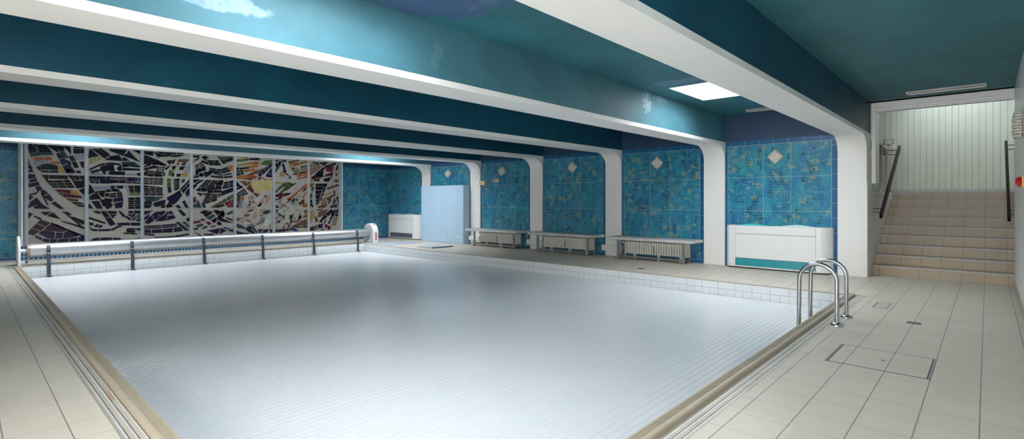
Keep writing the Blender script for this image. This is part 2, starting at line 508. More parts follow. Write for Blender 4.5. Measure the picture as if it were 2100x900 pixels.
# near wall beside the camera: painted, with a tiled foot
def side_wall_mat():
    n = NT('near_wall_paint', .35, (.82, .83, .83))
    X = n.xyz(); f = n.noise(n.coord(), 1.6, 5)
    c = n.mix(f, (.83, .85, .85), (.88, .885, .88))
    g = n.mx(n.fract_line(X[0], .25, .0, .004), n.fract_line(X[2], .20, .0, .004))
    c = n.mix(n.m('MULTIPLY', n.m('MULTIPLY', g, n.m('LESS_THAN', X[2], 2.2)), .18), c, (.4, .42, .42))
    n.color(c); return n.mat
w = MB(); w.box(XL, 10.53, YN-.2, YN, 0, CEIL+.1); structure(w.build('wall_front', side_wall_mat()))
b = MB(); b.box(XL, 10.53, YN, YN+.012, 0, .085)
structure(b.build('baseboard_front', plain('base_tile', (.44,.37,.28), .4, mottle=.08)))

# stairwell
def stair_tiles(name, a, b, axis=1, w=.26, hgt=None, off=.032):
    n = NT(name, .38, spec=.4)
    X = n.xyz(); f = n.noise(n.coord(), 5, 5)
    c = n.mix(f, a, b)
    g = n.fract_line(X[axis], w, off, .005)
    if hgt: g = n.mx(g, n.fract_line(X[2], hgt[0], hgt[1], .005))
    c = n.mix(n.m('MULTIPLY', g, .7), c, (.10, .085, .07))
    n.color(c); n.bump(n.m('MULTIPLY', g, -1), .3, .003)
    return n.mat
M['riser'] = stair_tiles('stair_tiles', (.37, .30, .22), (.44, .365, .275))
M['stair_wall'] = stair_tiles('stair_wall_tiles', (.74, .73, .72), (.80, .79, .78), axis=0, w=.255, hgt=(.30, .14), off=.05)
M['mint'] = plain('mint_paint', (.60, .67, .60), .45, mottle=.05, scale=3)
M['frame_grey'] = plain('frame_grey', (.76, .77, .78), .45)
w = MB()
w.box(XC+.002, 10.46, 1.433, 1.4405, 0, 1.54); w.box(10.46, 13.09, 1.433, 1.62, 0, 1.41)
structure(w.build('wall_stair_left', M['stair_wall']))
w = MB(); w.box(10.53, 14.5, -.58, -.38, 0, 3.7); structure(w.build('wall_stair_right', side_wall_mat()))
w = MB(); w.box(13.10, 14.3, -.38, 1.62, 1.25, 1.409); w.box(10.46, 14.3, 1.62, 5.0, 1.25, 1.409)
structure(w.build('floor_landing', M['riser']))
# mint panelled back wall (boards with grooves)
w = MB(); y = -.40; prof = [(14.32, y)]
while y < 5.0:
    prof += [(14.30, y+.004), (14.30, y+.094), (14.312, y+.098), (14.312, y+.102)]
    y += .106
prof += [(14.5, y), (14.5, -.40)]
w.prism(prof, 1.49, 3.7, 'z')
structure(w.build('wall_back', M['mint']))
b = MB(); b.box(14.285, 14.33, -.38, 5.0, 1.409, 1.49)
structure(b.build('baseboard_back', stair_tiles('grey_base_tile', (.40,.43,.44), (.46,.49,.50))))
w = MB(); w.box(10.45, 14.5, -.58, 5.0, 3.6, 3.75); structure(w.build('ceiling_stair', M['white']))
w = MB(); w.box(10.30, 10.46, -.58, 5.0, CEIL, 3.7); w.box(10.30, 10.455, 1.86, 5.0, 1.41, CEIL)
structure(w.build('wall_stair_front', M['white']))
w = MB(); w.box(10.45, 14.5, 5.0, 5.15, 1.25, 3.7); structure(w.build('wall_landing', M['white']))
w = MB(); w.box(13.1, 14.2, -.25, 1.35, 3.56, 3.60); o = structure(w.build('window_7', M['white_smooth']))  # added roof light out of view, brightens the stairwell
p = MB(); p.box(13.14, 14.16, -.2, 1.3, 3.545, 3.558); structure(p.build('window_pane', M['stair_fill'], parent=o))
# casing of the stair opening
w = MB()
w.box(10.44, 10.50, YN, 1.433, 2.80, CEIL+.012); w.box(10.47, 10.80, YN, 1.433, 2.765, 2.80); w.box(10.49, 10.56, YN, 1.40, 2.74, 2.765)
structure(w.build('trim_1', M['frame_grey'], bevel=.004))
w = MB(); w.box(10.44, 10.50, 1.372, 1.432, 1.535, 2.80); w.box(10.50, 10.82, 1.372, 1.432, 1.545, 2.765)
structure(w.build('trim_2', M['white_smooth'], bevel=.004))

# steps
st = empty('staircase', (10.53, .5, 0), 'tan tiled flight of nine steps climbing to the mint panelled wall', 'stairs')
NOSE = plain('nosing_metal', (.47, .48, .51), .5)
RISE = 1.41/9; TREAD = .32
for i in range(9):
    x0 = 10.53 + TREAD*i; x1 = 10.53 + TREAD*(i+1) if i < 8 else 13.10+.02
    s = MB(); s.box(x0, 13.12, -.379, 1.432, RISE*i, RISE*(i+1)-.001)
    o = s.build('step', M['riser'], parent=st, origin=(0,0,0))
    s = MB(); s.box(x0-.008, x0+.03, -.379, 1.431, RISE*(i+1)-.017, RISE*(i+1)+.003)
    s.build('nosing', NOSE, parent=o, bevel=.003)
# skirting running up beside the steps
s = MB()
s.prism([(10.54,.0),(10.54,.27),(13.1,1.55),(13.1,1.41),(10.80,.0)], -.3795, -.366, 'y')
structure(s.build('baseboard_stair', M['riser']))

# ------------------------------------------------------------------ pool edge
def coping_mat(axis):
    n = NT('coping_tiles', .45, spec=.4)
    X = n.xyz(); f = n.noise(n.coord(), 4, 4)
    c = n.mix(f, (.40, .335, .25), (.47, .40, .315))
    g = n.fract_line(X[axis], .252, .11, .005)
    n.color(n.mix(n.m('MULTIPLY', g, .75), c, (.22, .21, .20)))
    n.bump(n.noise(n.coord(), 90, 2), .1, .002)
    return n.mat
ZC = .025
def ridge(p0, n=5, step=.0092):
    """cross section from the outer foot over the rounded edge and the grip ridges to the pool face; (t, z), t grows towards the pool"""
    pts = [(p0, -.03), (p0, ZC-.012), (p0+.004, ZC-.004), (p0+.012, ZC), (p0+.030, ZC)]
    t = p0+.030
    for i in range(n):
        pts += [(t+.0016, ZC-.004), (t+.0036, ZC-.004), (t+.0052, ZC), (t+step, ZC-.0002)]
        t += step
    pts += [(p0+.088, ZC-.002), (p0+.092, ZC-.010), (p0+.092, -.10), (p0, -.10)]
    return pts
PL = ridge(.690)
b = MB(); b.prism([(t, z) for t, z in PL], 1.278, YP, 'y')
structure(b.build('trim_3', coping_mat(1)))
PN = ridge(1.280)
b = MB(); b.prism([(t, z) for t, z in PN], .69, 8.03, 'x')
structure(b.build('trim_4', coping_mat(0)))
# overflow channel under the grates
b = MB(); b.box(.570, .69, 1.14, YP, -.14, -.06); b.box(.570, 8.08, 1.14, 1.28, -.14, -.06)
structure(b.build('floor_channel', M['dark']))

def grate_mat(name, base, axis):
    n = NT(name, .4)
    X = n.xyz(); f = n.noise(n.coord(), 3, 4)
    cell = n.node('ShaderNodeTexWhiteNoise', noise_dimensions='2D')
    n.put(cell.inputs['Vector'], n.vec(n.m('FLOOR', n.m('DIVIDE', X[axis], .252)), n.m('FLOOR', n.m('DIVIDE', X[1-axis], .036))))
    c = n.mix(cell.outputs['Value'], tuple(k*.92 for k in base), tuple(min(1, k*1.06) for k in base))
    if name.startswith('grate'):
        rust = n.m('GREATER_THAN', cell.outputs['Value'], .975)
        c = n.mix(n.m('MULTIPLY', rust, .7), c, (.42, .22, .12))
    g = n.fract_line(X[axis], .252, .0, .006)
    n.color(n.mix(n.m('MULTIPLY', g, .7), c, (.55, .56, .58)))
    return n.mat
GB = [grate_mat('grate_beige_y', (.47,.42,.34), 1), grate_mat('joint_pale_y', (.60,.61,.64), 1)]
GN = [grate_mat('grate_beige_x', (.47,.42,.34), 0), grate_mat('joint_pale_x', (.60,.61,.64), 0)]
g = MB()
for k, x0 in enumerate((.587, .6235, .660)):
    wdt = .0285 if k < 2 else .030
    g.box(x0-.006, x0+wdt-.014, 1.282, YP-.005, -.058, -.009, 0); g.box(x0+wdt-.014, x0+wdt-.004, 1.282, YP-.005, -.058, -.010, 1)
o = g.build('gutter_grate', GB, bevel=None)
tag(o, 'long beige overflow grate along the left edge of the pool', 'grate', 'overflow grates round the pool')
g = MB()
for k, y0 in enumerate((1.160, 1.1975, 1.235)):
    g.box(.582, 8.075, y0-.008, y0+.014, -.058, -.009, 0); g.box(.582, 8.075, y0+.014, y0+.0255, -.058, -.010, 1)
g.box(.69, 8.03, 1.2655, 1.2795, -.058, -.011, 0)
o = g.build('gutter_grate', GN)
tag(o, 'beige overflow grate along the near pool edge under the ladder rails', 'grate', 'overflow grates round the pool')

# slatted pool cover
CV = NT('cover_plastic', .24, (.66, .69, .73), spec=.9)
CV.color(CV.mix(CV.noise(CV.coord(), 1.5, 4), (.635, .66, .70), (.685, .705, .735)))
CVm = CV.mat
ZCOV = -.222
c = MB(); y = 1.50; SL = .0625; pts = []
while y < 13.22:
    pts += [(y, ZCOV-.006), (y+.0032, ZCOV-.0008), (y+.016, ZCOV), (y+.046, ZCOV), (y+.0593, ZCOV-.0008)]
    y += SL
pts += [(y, ZCOV-.004), (y+.01, ZCOV-.02), (y, ZCOV-.03), (1.50, ZCOV-.03)]
c.prism(pts, .80, 8.01, 'x')
o = c.build('pool_cover', CVm)
tag(o, 'white slatted roller cover lying over the whole pool', 'pool cover')

MOSAIC = {
 1: """k 1 3|9,1060,81,1073,162,1073|10,1033,81,1058,153,1067;k 1 1|17,1031,63,1047|32,972,77,990;k 1 2|72,1054,90,1059|81,994,99,989;k 1 1|94,1057,158,1064|108,989,199,1002;t 1 1|37,963,117,988|41,939,126,960;t 1 1|126,987,199,1000|130,960,219,966;o 1 2|65,924,117,935,204,937|70,890,117,905,208,912;s 1 1|63,883,117,899,176,906|72,848,117,862,185,878;o 1 1|194,894,264,891|199,875,275,868;k 1 1|117,850,181,865,250,848|121,807,181,810,255,806;y 1 1|255,848,292,834|266,786,313,776;k 1 1|83,830,112,841|94,806,115,792;k 1 2|117,792,255,793|126,777,255,776;k 1 2|3,904,23,827,37,804|19,905,38,840,54,816;k 1 1|23,788,50,804|19,776,56,778;k 1 1|170,1063,255,993|219,1074,259,1015;n 1 3|241,980,326,776|270,988,378,819;t 1 1|272,1001,302,1013|297,940,345,941;k 1 1|229,1070,273,1011|292,1071,309,1026;k 1 1|302,1072,361,982|351,1072,364,1001;k 1 2|349,962,393,835|380,964,427,836;k 1 1|321,916,359,862|348,908,366,871;n 1 1|319,820,388,810|335,777,398,779;n 1 1|403,803,442,801|417,779,449,779;k 1 1|388,1070,471,1079|388,1052,471,1061;k 1 1|383,1039,471,1048|388,994,471,1004;s 2 3|403,972,466,982|407,928,466,938;k 1 1|437,900,471,905|456,841,471,842;n 1 1|17,746,72,748|23,707,77,718;n 1 1|30,689,83,706|32,666,88,682;n 1 1|23,646,97,670|28,617,108,639;n 1 1|77,615,117,624|94,573,126,597;k 1 1|32,538,99,566|37,530,86,546;n 1 2|117,579,162,502,199,465|135,591,176,545,217,478;n 1 1|204,447,273,383|231,462,304,385;n 1 1|28,526,59,514|30,478,37,481;n 1 1|32,453,86,502|37,405,117,450;k 1 1|63,405,121,443|72,390,182,389;n 1 1|10,384,23,435|23,393,35,417;k 1 1|121,551,167,429|128,557,179,422;k 1 1|126,744,174,746|162,690,176,697;k 1 1|182,744,332,745|185,712,338,713;k 3 3|162,684,349,698|213,614,393,617;k 1 1|338,748,373,749|373,699,395,706;k 1 1|380,747,422,747|404,706,439,707;k 1 1|429,747,474,746|449,707,474,695;k 1 1|376,690,474,690|412,611,474,625;n 1 1|429,590,474,609|471,535,474,531;m 1 1|231,589,283,592,357,585|255,567,292,563,359,551;y 1 1|363,584,409,587|369,547,435,544;m 1 1|259,552,290,553|288,528,292,530;m 1 1|297,548,447,526|302,515,461,501;m 1 1|321,497,422,484|340,478,422,465;w 1 1|427,483,471,479|427,459,471,459;k 1 1|364,456,461,450|388,437,461,436;k 1 1|403,426,474,422|427,410,474,406;k 1 1|121,351,199,352|149,318,155,316;k 1 1|204,339,219,342|176,309,264,279;k 1 1|288,350,330,352|335,321,373,320;k 1 1|364,291,388,294|437,230,471,248;k 1 1|442,226,474,239|456,216,474,213;k 1 1|283,253,378,219,474,177|285,246,378,207,474,162;k 1 1|321,327,437,198|328,330,449,200;n 1 1|3,355,54,330|3,273,9,273;u 1 3|121,270,45,176,19,128|190,237,117,160,59,108;u 1 1|153,163,199,216,255,208,326,149|217,144,245,144,283,141,326,142;n 1 1|103,122,140,155,229,131|162,79,199,68,229,69;n 1 1|241,124,297,122|236,69,290,66;n 1 1|307,122,349,135,432,94|299,68,369,74,417,82;n 1 6|77,108,144,67,217,55,349,56,476,75|72,90,144,40,217,24,349,22,476,28;k 1 1|199,238,349,151,474,81|199,228,349,139,474,66;k 1 1|68,314,121,282|63,308,117,270""",
 2: """k 1 1|25,1029,36,1049|25,954,100,978;k 1 1|51,1053,90,1058|159,956,199,990;k 1 1|105,1062,199,994|126,1066,206,1003;k 1 1|199,1066,363,1065|214,1042,337,999;k 1 1|371,1034,381,1058|348,992,486,937;k 1 1|422,1067,495,1068|486,1028,495,1036;k 1 1|179,958,314,972|169,938,314,937;k 1 1|327,966,343,976|327,938,390,942;k 1 1|199,978,296,999|209,963,296,974;y 3 3|27,930,124,967|27,883,129,942;t 1 1|317,921,438,928|322,899,475,898;k 1 2|27,826,124,885,224,906,306,897|27,811,124,870,224,890,306,884;k 1 1|124,854,174,873,243,882|114,813,174,816,255,819;k 1 1|275,848,311,886|286,821,320,822;k 1 1|324,889,377,898|327,864,395,873;k 1 1|384,896,491,885|413,872,491,869;k 1 1|327,851,491,849|329,829,491,833;k 1 1|36,798,105,825|51,782,114,810;s 1 1|27,769,105,797|36,758,154,766;k 1 1|139,804,169,812|154,774,169,774;s 1 1|179,810,206,811|182,775,196,775;k 1 1|211,807,350,807|201,773,343,774;s 1 1|353,791,459,792|348,771,464,772;k 1 1|466,796,495,797|469,772,495,773;n 1 1|25,744,169,746|27,717,169,717;n 1 1|179,745,209,748|179,711,209,712;k 3 2|214,744,358,743|214,700,358,697;n 1 1|369,743,448,743|367,704,448,702;n 1 2|456,742,495,743|456,707,495,708;k 2 2|25,704,109,703|36,674,109,669;n 1 1|119,707,174,705,275,695|119,675,174,673,275,680;k 1 3|275,691,495,688|275,681,495,677;s 1 1|61,631,212,643|80,594,214,611;k 1 1|219,639,250,644|219,614,250,614;n 1 1|263,640,330,645|286,616,330,617;s 1 1|335,649,374,650|358,607,381,611;s 2 1|363,598,388,598|379,534,388,534;k 1 2|381,646,497,649|387,617,497,618;k 1 2|392,605,497,607|395,582,497,583;g 2 2|395,570,497,574|398,540,497,544;k 5 2|384,504,497,508|384,381,497,380;k 1 1|25,645,36,649|25,546,70,569;k 1 1|27,521,80,556|31,484,114,497;n 1 1|46,463,109,469|90,387,142,384;k 1 1|80,571,154,409|88,574,164,415;k 1 1|90,575,164,589|124,547,164,560;k 1 2|174,595,275,610|174,573,306,581;k 1 2|114,547,199,558|134,516,199,522;k 2 2|209,551,317,569|209,510,327,523;k 1 1|159,501,234,488|174,482,224,459;n 1 1|245,497,327,510|240,459,332,472;n 1 1|250,440,332,459|260,389,322,395;k 1 1|139,478,174,482,229,440|164,409,189,383,236,414;k 1 1|22,435,36,426|22,391,56,387;k 1 1|56,354,114,353|85,332,124,324;n 1 2|129,353,214,186|166,352,260,201;k 1 1|179,352,265,350|209,320,275,331;k 1 1|216,307,270,316|232,271,240,275;n 1 1|288,350,306,350|332,285,348,304;n 1 1|343,289,363,295|390,245,406,261;n 1 2|384,349,495,351|384,327,495,325;n 1 2|374,310,454,315|411,277,434,283;n 2 2|411,257,495,314|422,238,495,285;k 1 1|454,237,495,266|464,230,495,235;k 1 1|25,286,169,222|25,272,164,211;n 1 1|27,230,61,217|27,206,56,192;n 1 1|70,185,95,207|85,172,109,199;n 1 1|100,172,124,196|124,168,144,189;n 1 2|275,203,306,213,495,207|286,189,306,191,495,182;n 1 3|27,196,56,151,224,148,265,174,317,181|27,181,56,137,229,134,270,161,322,172;n 1 1|363,123,379,142,448,113|363,110,400,106,443,97;n 1 2|379,152,495,144|422,137,495,121;k 1 2|332,99,464,85|337,89,464,76;n 1 3|65,49,174,49,306,38|36,28,174,24,317,22;m 1 2|265,32,358,17,495,28|270,21,358,6,495,14""",
 3: """k 1 1|24,1060,112,1060|29,1029,112,1016;k 1 1|118,1060,187,1037|165,994,181,1007;k 1 2|149,1065,278,1065|187,1042,278,1046;k 1 1|187,1028,295,1040|187,1007,295,1022;k 1 2|284,1063,440,1069|284,1048,429,1057;k 1 1|306,1035,451,1047|300,1014,384,1019;k 1 1|24,1014,39,1010,133,973|24,911,81,911,118,941;k 1 1|133,964,149,971|120,922,240,909;k 1 3|24,882,123,922,240,912|24,870,123,910,240,899;k 1 1|24,855,133,898|24,836,160,878;k 5 3|155,886,230,883|149,823,219,816;k 2 2|39,837,197,812|50,813,197,784;k 1 1|24,812,52,819|27,774,52,775;k 1 2|60,794,203,782|60,769,203,766;k 1 2|213,813,235,814|208,777,230,778;k 1 1|257,959,300,970|273,924,295,925;k 1 1|262,891,295,908|230,858,253,853;k 1 1|300,957,345,983|306,932,328,933;k 1 1|306,881,328,901|328,850,353,898;g 1 1|273,783,281,839|304,778,319,843;g 1 2|262,741,260,649|293,742,293,649;n 1 1|264,639,273,572|293,639,301,579;b 1 1|367,961,400,993|389,956,415,987;b 1 1|397,956,440,995|412,951,455,989;b 1 1|359,922,372,944|372,916,389,938;k 1 1|387,859,398,895|423,856,443,898;k 1 1|359,773,361,806|397,775,400,807;k 1 4|352,744,355,599|386,745,381,625;k 1 4|331,740,337,599|340,741,347,605;k 1 3|417,912,429,951,474,991|449,920,460,953,491,985;s 1 3|440,822,451,907|491,824,495,916;y 1 1|417,811,476,810|415,775,474,777;t 1 1|412,736,451,740|412,697,440,705;k 1 1|315,810,331,811|312,776,329,776;k 5 4|24,743,213,743|24,673,210,671;k 2 3|24,650,208,629|24,613,208,597;k 3 3|27,601,203,584|27,542,213,537;k 1 2|27,520,219,516|29,508,203,507;t 1 1|29,493,102,498,187,493|34,470,102,464,165,477;k 1 1|27,458,97,458|27,433,97,433;k 1 1|27,421,100,420|27,387,81,387;n 1 1|112,426,133,448,240,480|133,401,176,407,235,432;n 1 1|260,483,328,541,395,587|315,425,356,457,417,542;k 1 1|246,404,284,461|257,383,315,403;k 1 1|203,407,238,419|192,388,232,388;k 1 1|395,610,495,736|408,606,495,719;n 1 2|412,593,495,697|429,568,495,658;n 1 1|451,574,495,631|468,522,495,555;k 1 2|257,505,395,601|260,492,397,589;k 1 1|345,410,378,418|372,382,406,386;n 1 1|419,457,446,474|443,418,460,437;n 1 1|440,409,468,428|463,385,485,385;n 1 1|27,346,112,351|27,303,45,309;n 1 2|29,212,112,310,155,340|42,202,136,294,187,341;n 1 3|52,205,176,321,224,350|62,192,203,304,240,345;n 1 1|27,275,81,312|27,241,71,274;n 1 1|230,305,271,342|257,304,272,307;n 1 1|281,340,300,346|281,307,322,310;n 1 1|133,225,213,290,260,289|144,225,230,235,246,241;n 1 1|268,283,328,293|253,234,345,259;n 1 1|372,354,406,356|404,317,432,330;n 1 1|403,309,438,324|429,281,460,294;n 2 2|27,170,187,173,356,186|27,140,187,141,367,158;n 1 1|29,126,89,120|29,95,89,88;n 1 1|102,120,204,123|100,88,201,84;n 1 1|217,125,317,131|210,87,311,85;n 1 1|330,133,400,143|330,87,423,96;n 1 1|350,203,381,206|451,98,491,103;t 1 2|423,204,474,141|451,209,495,149;n 1 1|459,242,495,258|480,208,495,218;n 1 1|29,82,123,65|29,69,123,52;n 1 2|123,33,295,32,491,59|128,21,295,19,491,47""",
 4: """k 1 1|22,1041,93,1048|27,1022,87,1029;y 1 1|22,981,40,997|22,954,40,967;k 1 2|43,986,76,1019|60,981,93,1016;k 5 2|43,914,120,968|54,853,160,908;k 1 1|120,1028,160,1049|143,1007,199,1027;k 1 3|115,990,210,964,325,967|120,968,210,934,348,940;k 1 3|137,1023,210,992,313,998|143,1007,210,973,313,976;e 1 1|296,1052,358,1049|337,999,399,1007;e 1 1|366,1046,479,1057|378,1027,479,1036;k 1 1|386,1009,485,1044|407,978,485,1008;k 1 1|343,991,384,999|372,956,401,968;o 1 1|413,920,485,940|449,876,485,884;k 3 2|199,897,337,884,407,913|256,836,360,834,461,864;t 1 2|256,831,360,819,467,839|267,816,360,803,479,824;k 1 2|222,797,360,787,479,800|222,783,360,772,485,786;n 1 1|49,847,154,899|54,822,168,870;n 1 1|143,788,216,870|171,776,250,842;k 1 2|98,799,165,849|115,778,182,837;k 1 2|27,765,65,832|43,763,82,824;k 1 2|54,766,109,828|71,764,120,811;k 1 1|27,738,98,740|27,704,43,704;k 1 1|49,695,109,734|76,690,143,735;k 1 1|24,666,76,696|27,623,60,659;k 4 3|165,735,267,733,374,738|98,658,233,643,346,645;e 1 1|290,704,369,733|279,682,364,690;k 1 1|54,605,96,643|93,591,104,593;k 1 1|107,641,176,636|112,594,176,592;k 1 1|185,635,206,635|185,612,206,612;k 1 1|213,631,348,639|213,614,348,626;k 1 2|188,601,348,609|188,574,348,583;k 3 2|384,713,488,739|360,629,488,661;n 1 1|354,594,488,645|348,539,488,598;k 1 1|65,572,120,566|98,537,120,537;e 1 1|132,568,171,568|132,545,171,545;k 5 2|176,563,296,558|120,425,290,475;e 1 1|308,562,343,568|302,520,343,533;m 1 1|24,506,49,522|27,450,56,450;t 1 1|67,473,78,479|67,388,109,388;t 1 1|24,423,60,429|27,389,56,388;k 1 1|120,423,154,416|132,391,165,387;e 1 6|216,387,348,466,488,557|244,386,360,437,488,514;k 1 2|256,386,372,428|313,382,384,404;r 1 1|393,440,429,458|402,409,440,430;m 1 2|437,466,488,492|445,430,488,448;m 1 2|419,401,488,440|431,385,488,391;k 1 1|98,323,143,347|148,296,199,340;k 1 1|143,285,222,337|171,262,244,321;t 1 1|171,246,250,295|210,229,273,278;k 1 1|227,213,279,250|262,183,296,214;k 1 1|293,170,316,205|325,149,354,168;k 1 2|250,348,337,238|302,351,384,299;n 1 1|325,326,372,344|372,250,389,299;n 1 1|290,237,313,268|348,200,479,176;t 1 1|407,298,485,342|431,288,485,316;k 1 1|401,254,485,219|413,236,485,205;m 1 1|27,207,98,217|30,185,109,199;m 1 1|98,230,132,241|132,212,165,224;m 1 1|165,196,199,202|199,160,233,172;t 1 1|49,157,120,177|76,133,143,161;n 1 1|27,117,71,125|32,105,71,104;n 1 1|120,119,176,146|126,110,182,134;t 1 1|216,138,273,149|227,128,279,137;n 1 1|182,85,334,111|279,43,311,40;n 1 1|343,108,413,75|327,37,384,62;N 1 1|360,113,395,125|419,94,455,98;k 1 1|27,86,43,76|98,25,120,24;n 1 1|143,44,256,39|148,32,256,26;n 1 1|431,85,488,89|443,71,488,58""",
 5: """g 1 1|15,1015,73,1028|15,994,73,1006;g 1 1|85,1028,167,1044|79,1005,167,1023;k 1 1|179,1043,293,1059|179,1027,330,1038;y 1 1|91,1056,149,1062|91,1044,161,1051;y 1 1|15,953,112,967|15,932,114,949;o 1 1|123,974,159,980|126,962,161,965;o 1 1|167,983,281,1008|167,966,281,986;y 1 1|120,934,182,948|120,918,182,936;k 1 1|15,910,44,922|15,891,46,892;k 1 1|56,910,176,929|56,892,176,914;o 1 1|187,942,299,958|191,920,293,941;y 1 1|287,999,330,1014|197,949,317,973;g 1 1|330,970,379,1021,477,1040|367,968,416,974,477,996;o 1 2|114,887,245,913|120,859,251,890;k 3 2|15,873,102,883|15,805,108,834;b 3 2|257,884,391,928|126,809,330,855;o 1 1|15,793,126,819|27,765,126,784;o 1 1|137,809,245,836|137,791,251,810;b 1 2|102,770,281,808|114,762,281,795;b 1 1|149,760,206,776|161,753,206,757;y 1 1|211,777,283,800|205,757,257,762;b 1 1|287,764,317,801|293,757,336,778;o 1 1|324,809,367,792|379,761,429,761;y 1 1|435,769,477,780|441,761,477,762;n 1 4|293,828,330,861,391,928,477,994|311,803,354,837,419,897,479,958;n 1 2|398,806,416,849,479,929|435,801,454,814,479,848;k 1 1|441,804,479,832|450,798,479,808;k 1 1|19,729,56,687|19,664,85,665;k 1 1|15,639,91,669|15,619,96,652;k 3 4|21,565,114,632|33,516,161,566;m 1 1|21,503,56,513|27,466,58,472;o 1 1|65,506,108,524|67,487,108,504;S 1 1|50,392,61,454,108,506|85,379,85,441,114,497;b 1 1|27,454,56,461|38,423,50,428;n 1 1|15,421,38,408|19,386,44,382;b 1 1|61,731,149,739|91,709,114,714;b 1 2|96,703,209,734|137,672,185,703;b 1 1|143,635,191,696|185,611,215,649;b 1 1|185,604,221,640|221,580,242,599;b 1 1|227,571,257,580|281,523,311,558;b 1 1|197,535,209,539|221,504,239,504;Y 1 3|209,699,257,729,340,739|251,641,293,669,352,696;Y 1 4|344,739,479,738|357,696,479,699;Y 1 3|257,628,357,683|293,575,342,594;Y 2 4|364,686,479,691|354,619,479,624;b 1 1|373,536,410,547|385,517,404,522;p 1 1|173,535,185,454,287,422|175,538,230,460,288,424;p 1 1|391,492,423,543,456,546|398,425,439,472,459,543;s 1 1|112,441,137,401,191,383|109,439,147,376,192,378;q 1 1|155,419,185,431,203,420|155,416,185,403,204,416;w 1 1|228,469,281,507,330,558|225,453,291,481,332,553;w 1 1|269,380,317,415,327,453|271,375,332,374,332,453;s 1 1|197,382,233,390,263,385|197,378,233,373,263,381;w 1 1|114,491,161,472,221,428|114,487,149,447,218,425;q 1 1|149,321,185,346,233,353|149,316,197,323,234,349;w 1 1|137,294,197,315,257,329|137,289,209,292,257,324;q 1 1|114,276,149,287,191,283|114,271,149,260,191,278;w 1 1|15,321,44,325,73,307|15,297,44,296,73,304;p 1 1|305,303,342,343,391,348|308,298,357,315,394,345;t 1 1|354,302,404,330,466,328|354,297,411,295,468,322;o 1 1|308,265,330,281|336,252,367,270;S 1 1|317,173,342,223,385,242|330,151,364,182,388,239;b 1 1|137,215,173,209|167,195,209,178;p 1 1|185,175,221,170|209,149,263,122;S 1 1|155,136,197,144,257,128|161,129,197,120,257,111;w 1 1|354,146,391,222,454,285|416,106,454,169,458,282;p 1 1|439,92,445,131,466,156|460,89,466,119,469,153;b 1 1|275,154,311,170|287,141,311,149;b 1 1|19,217,50,224|21,203,50,208;p 1 1|221,227,257,302,269,339|251,220,271,276,272,337;f 1 1|67,181,102,242,126,279|102,174,132,229,132,276;p 1 1|281,403,330,466,367,504|305,390,354,440,370,502;w 1 1|91,155,137,179,209,145|91,150,137,154,206,139;k 1 1|15,250,56,231|15,242,105,237;t 1 1|19,146,44,153,85,112|23,121,56,107,91,99;t 1 1|73,150,102,120,132,107|67,141,91,109,120,86;n 1 1|132,89,179,93,251,36|143,72,185,49,245,24;n 1 2|21,65,79,44,185,24|21,34,79,22,185,13;k 1 1|143,104,221,93,271,35|149,113,228,108,287,35;n 1 1|293,76,367,76|305,34,330,36;n 1 1|379,69,435,72|348,32,416,34;n 1 1|448,68,479,70|454,27,479,26""",
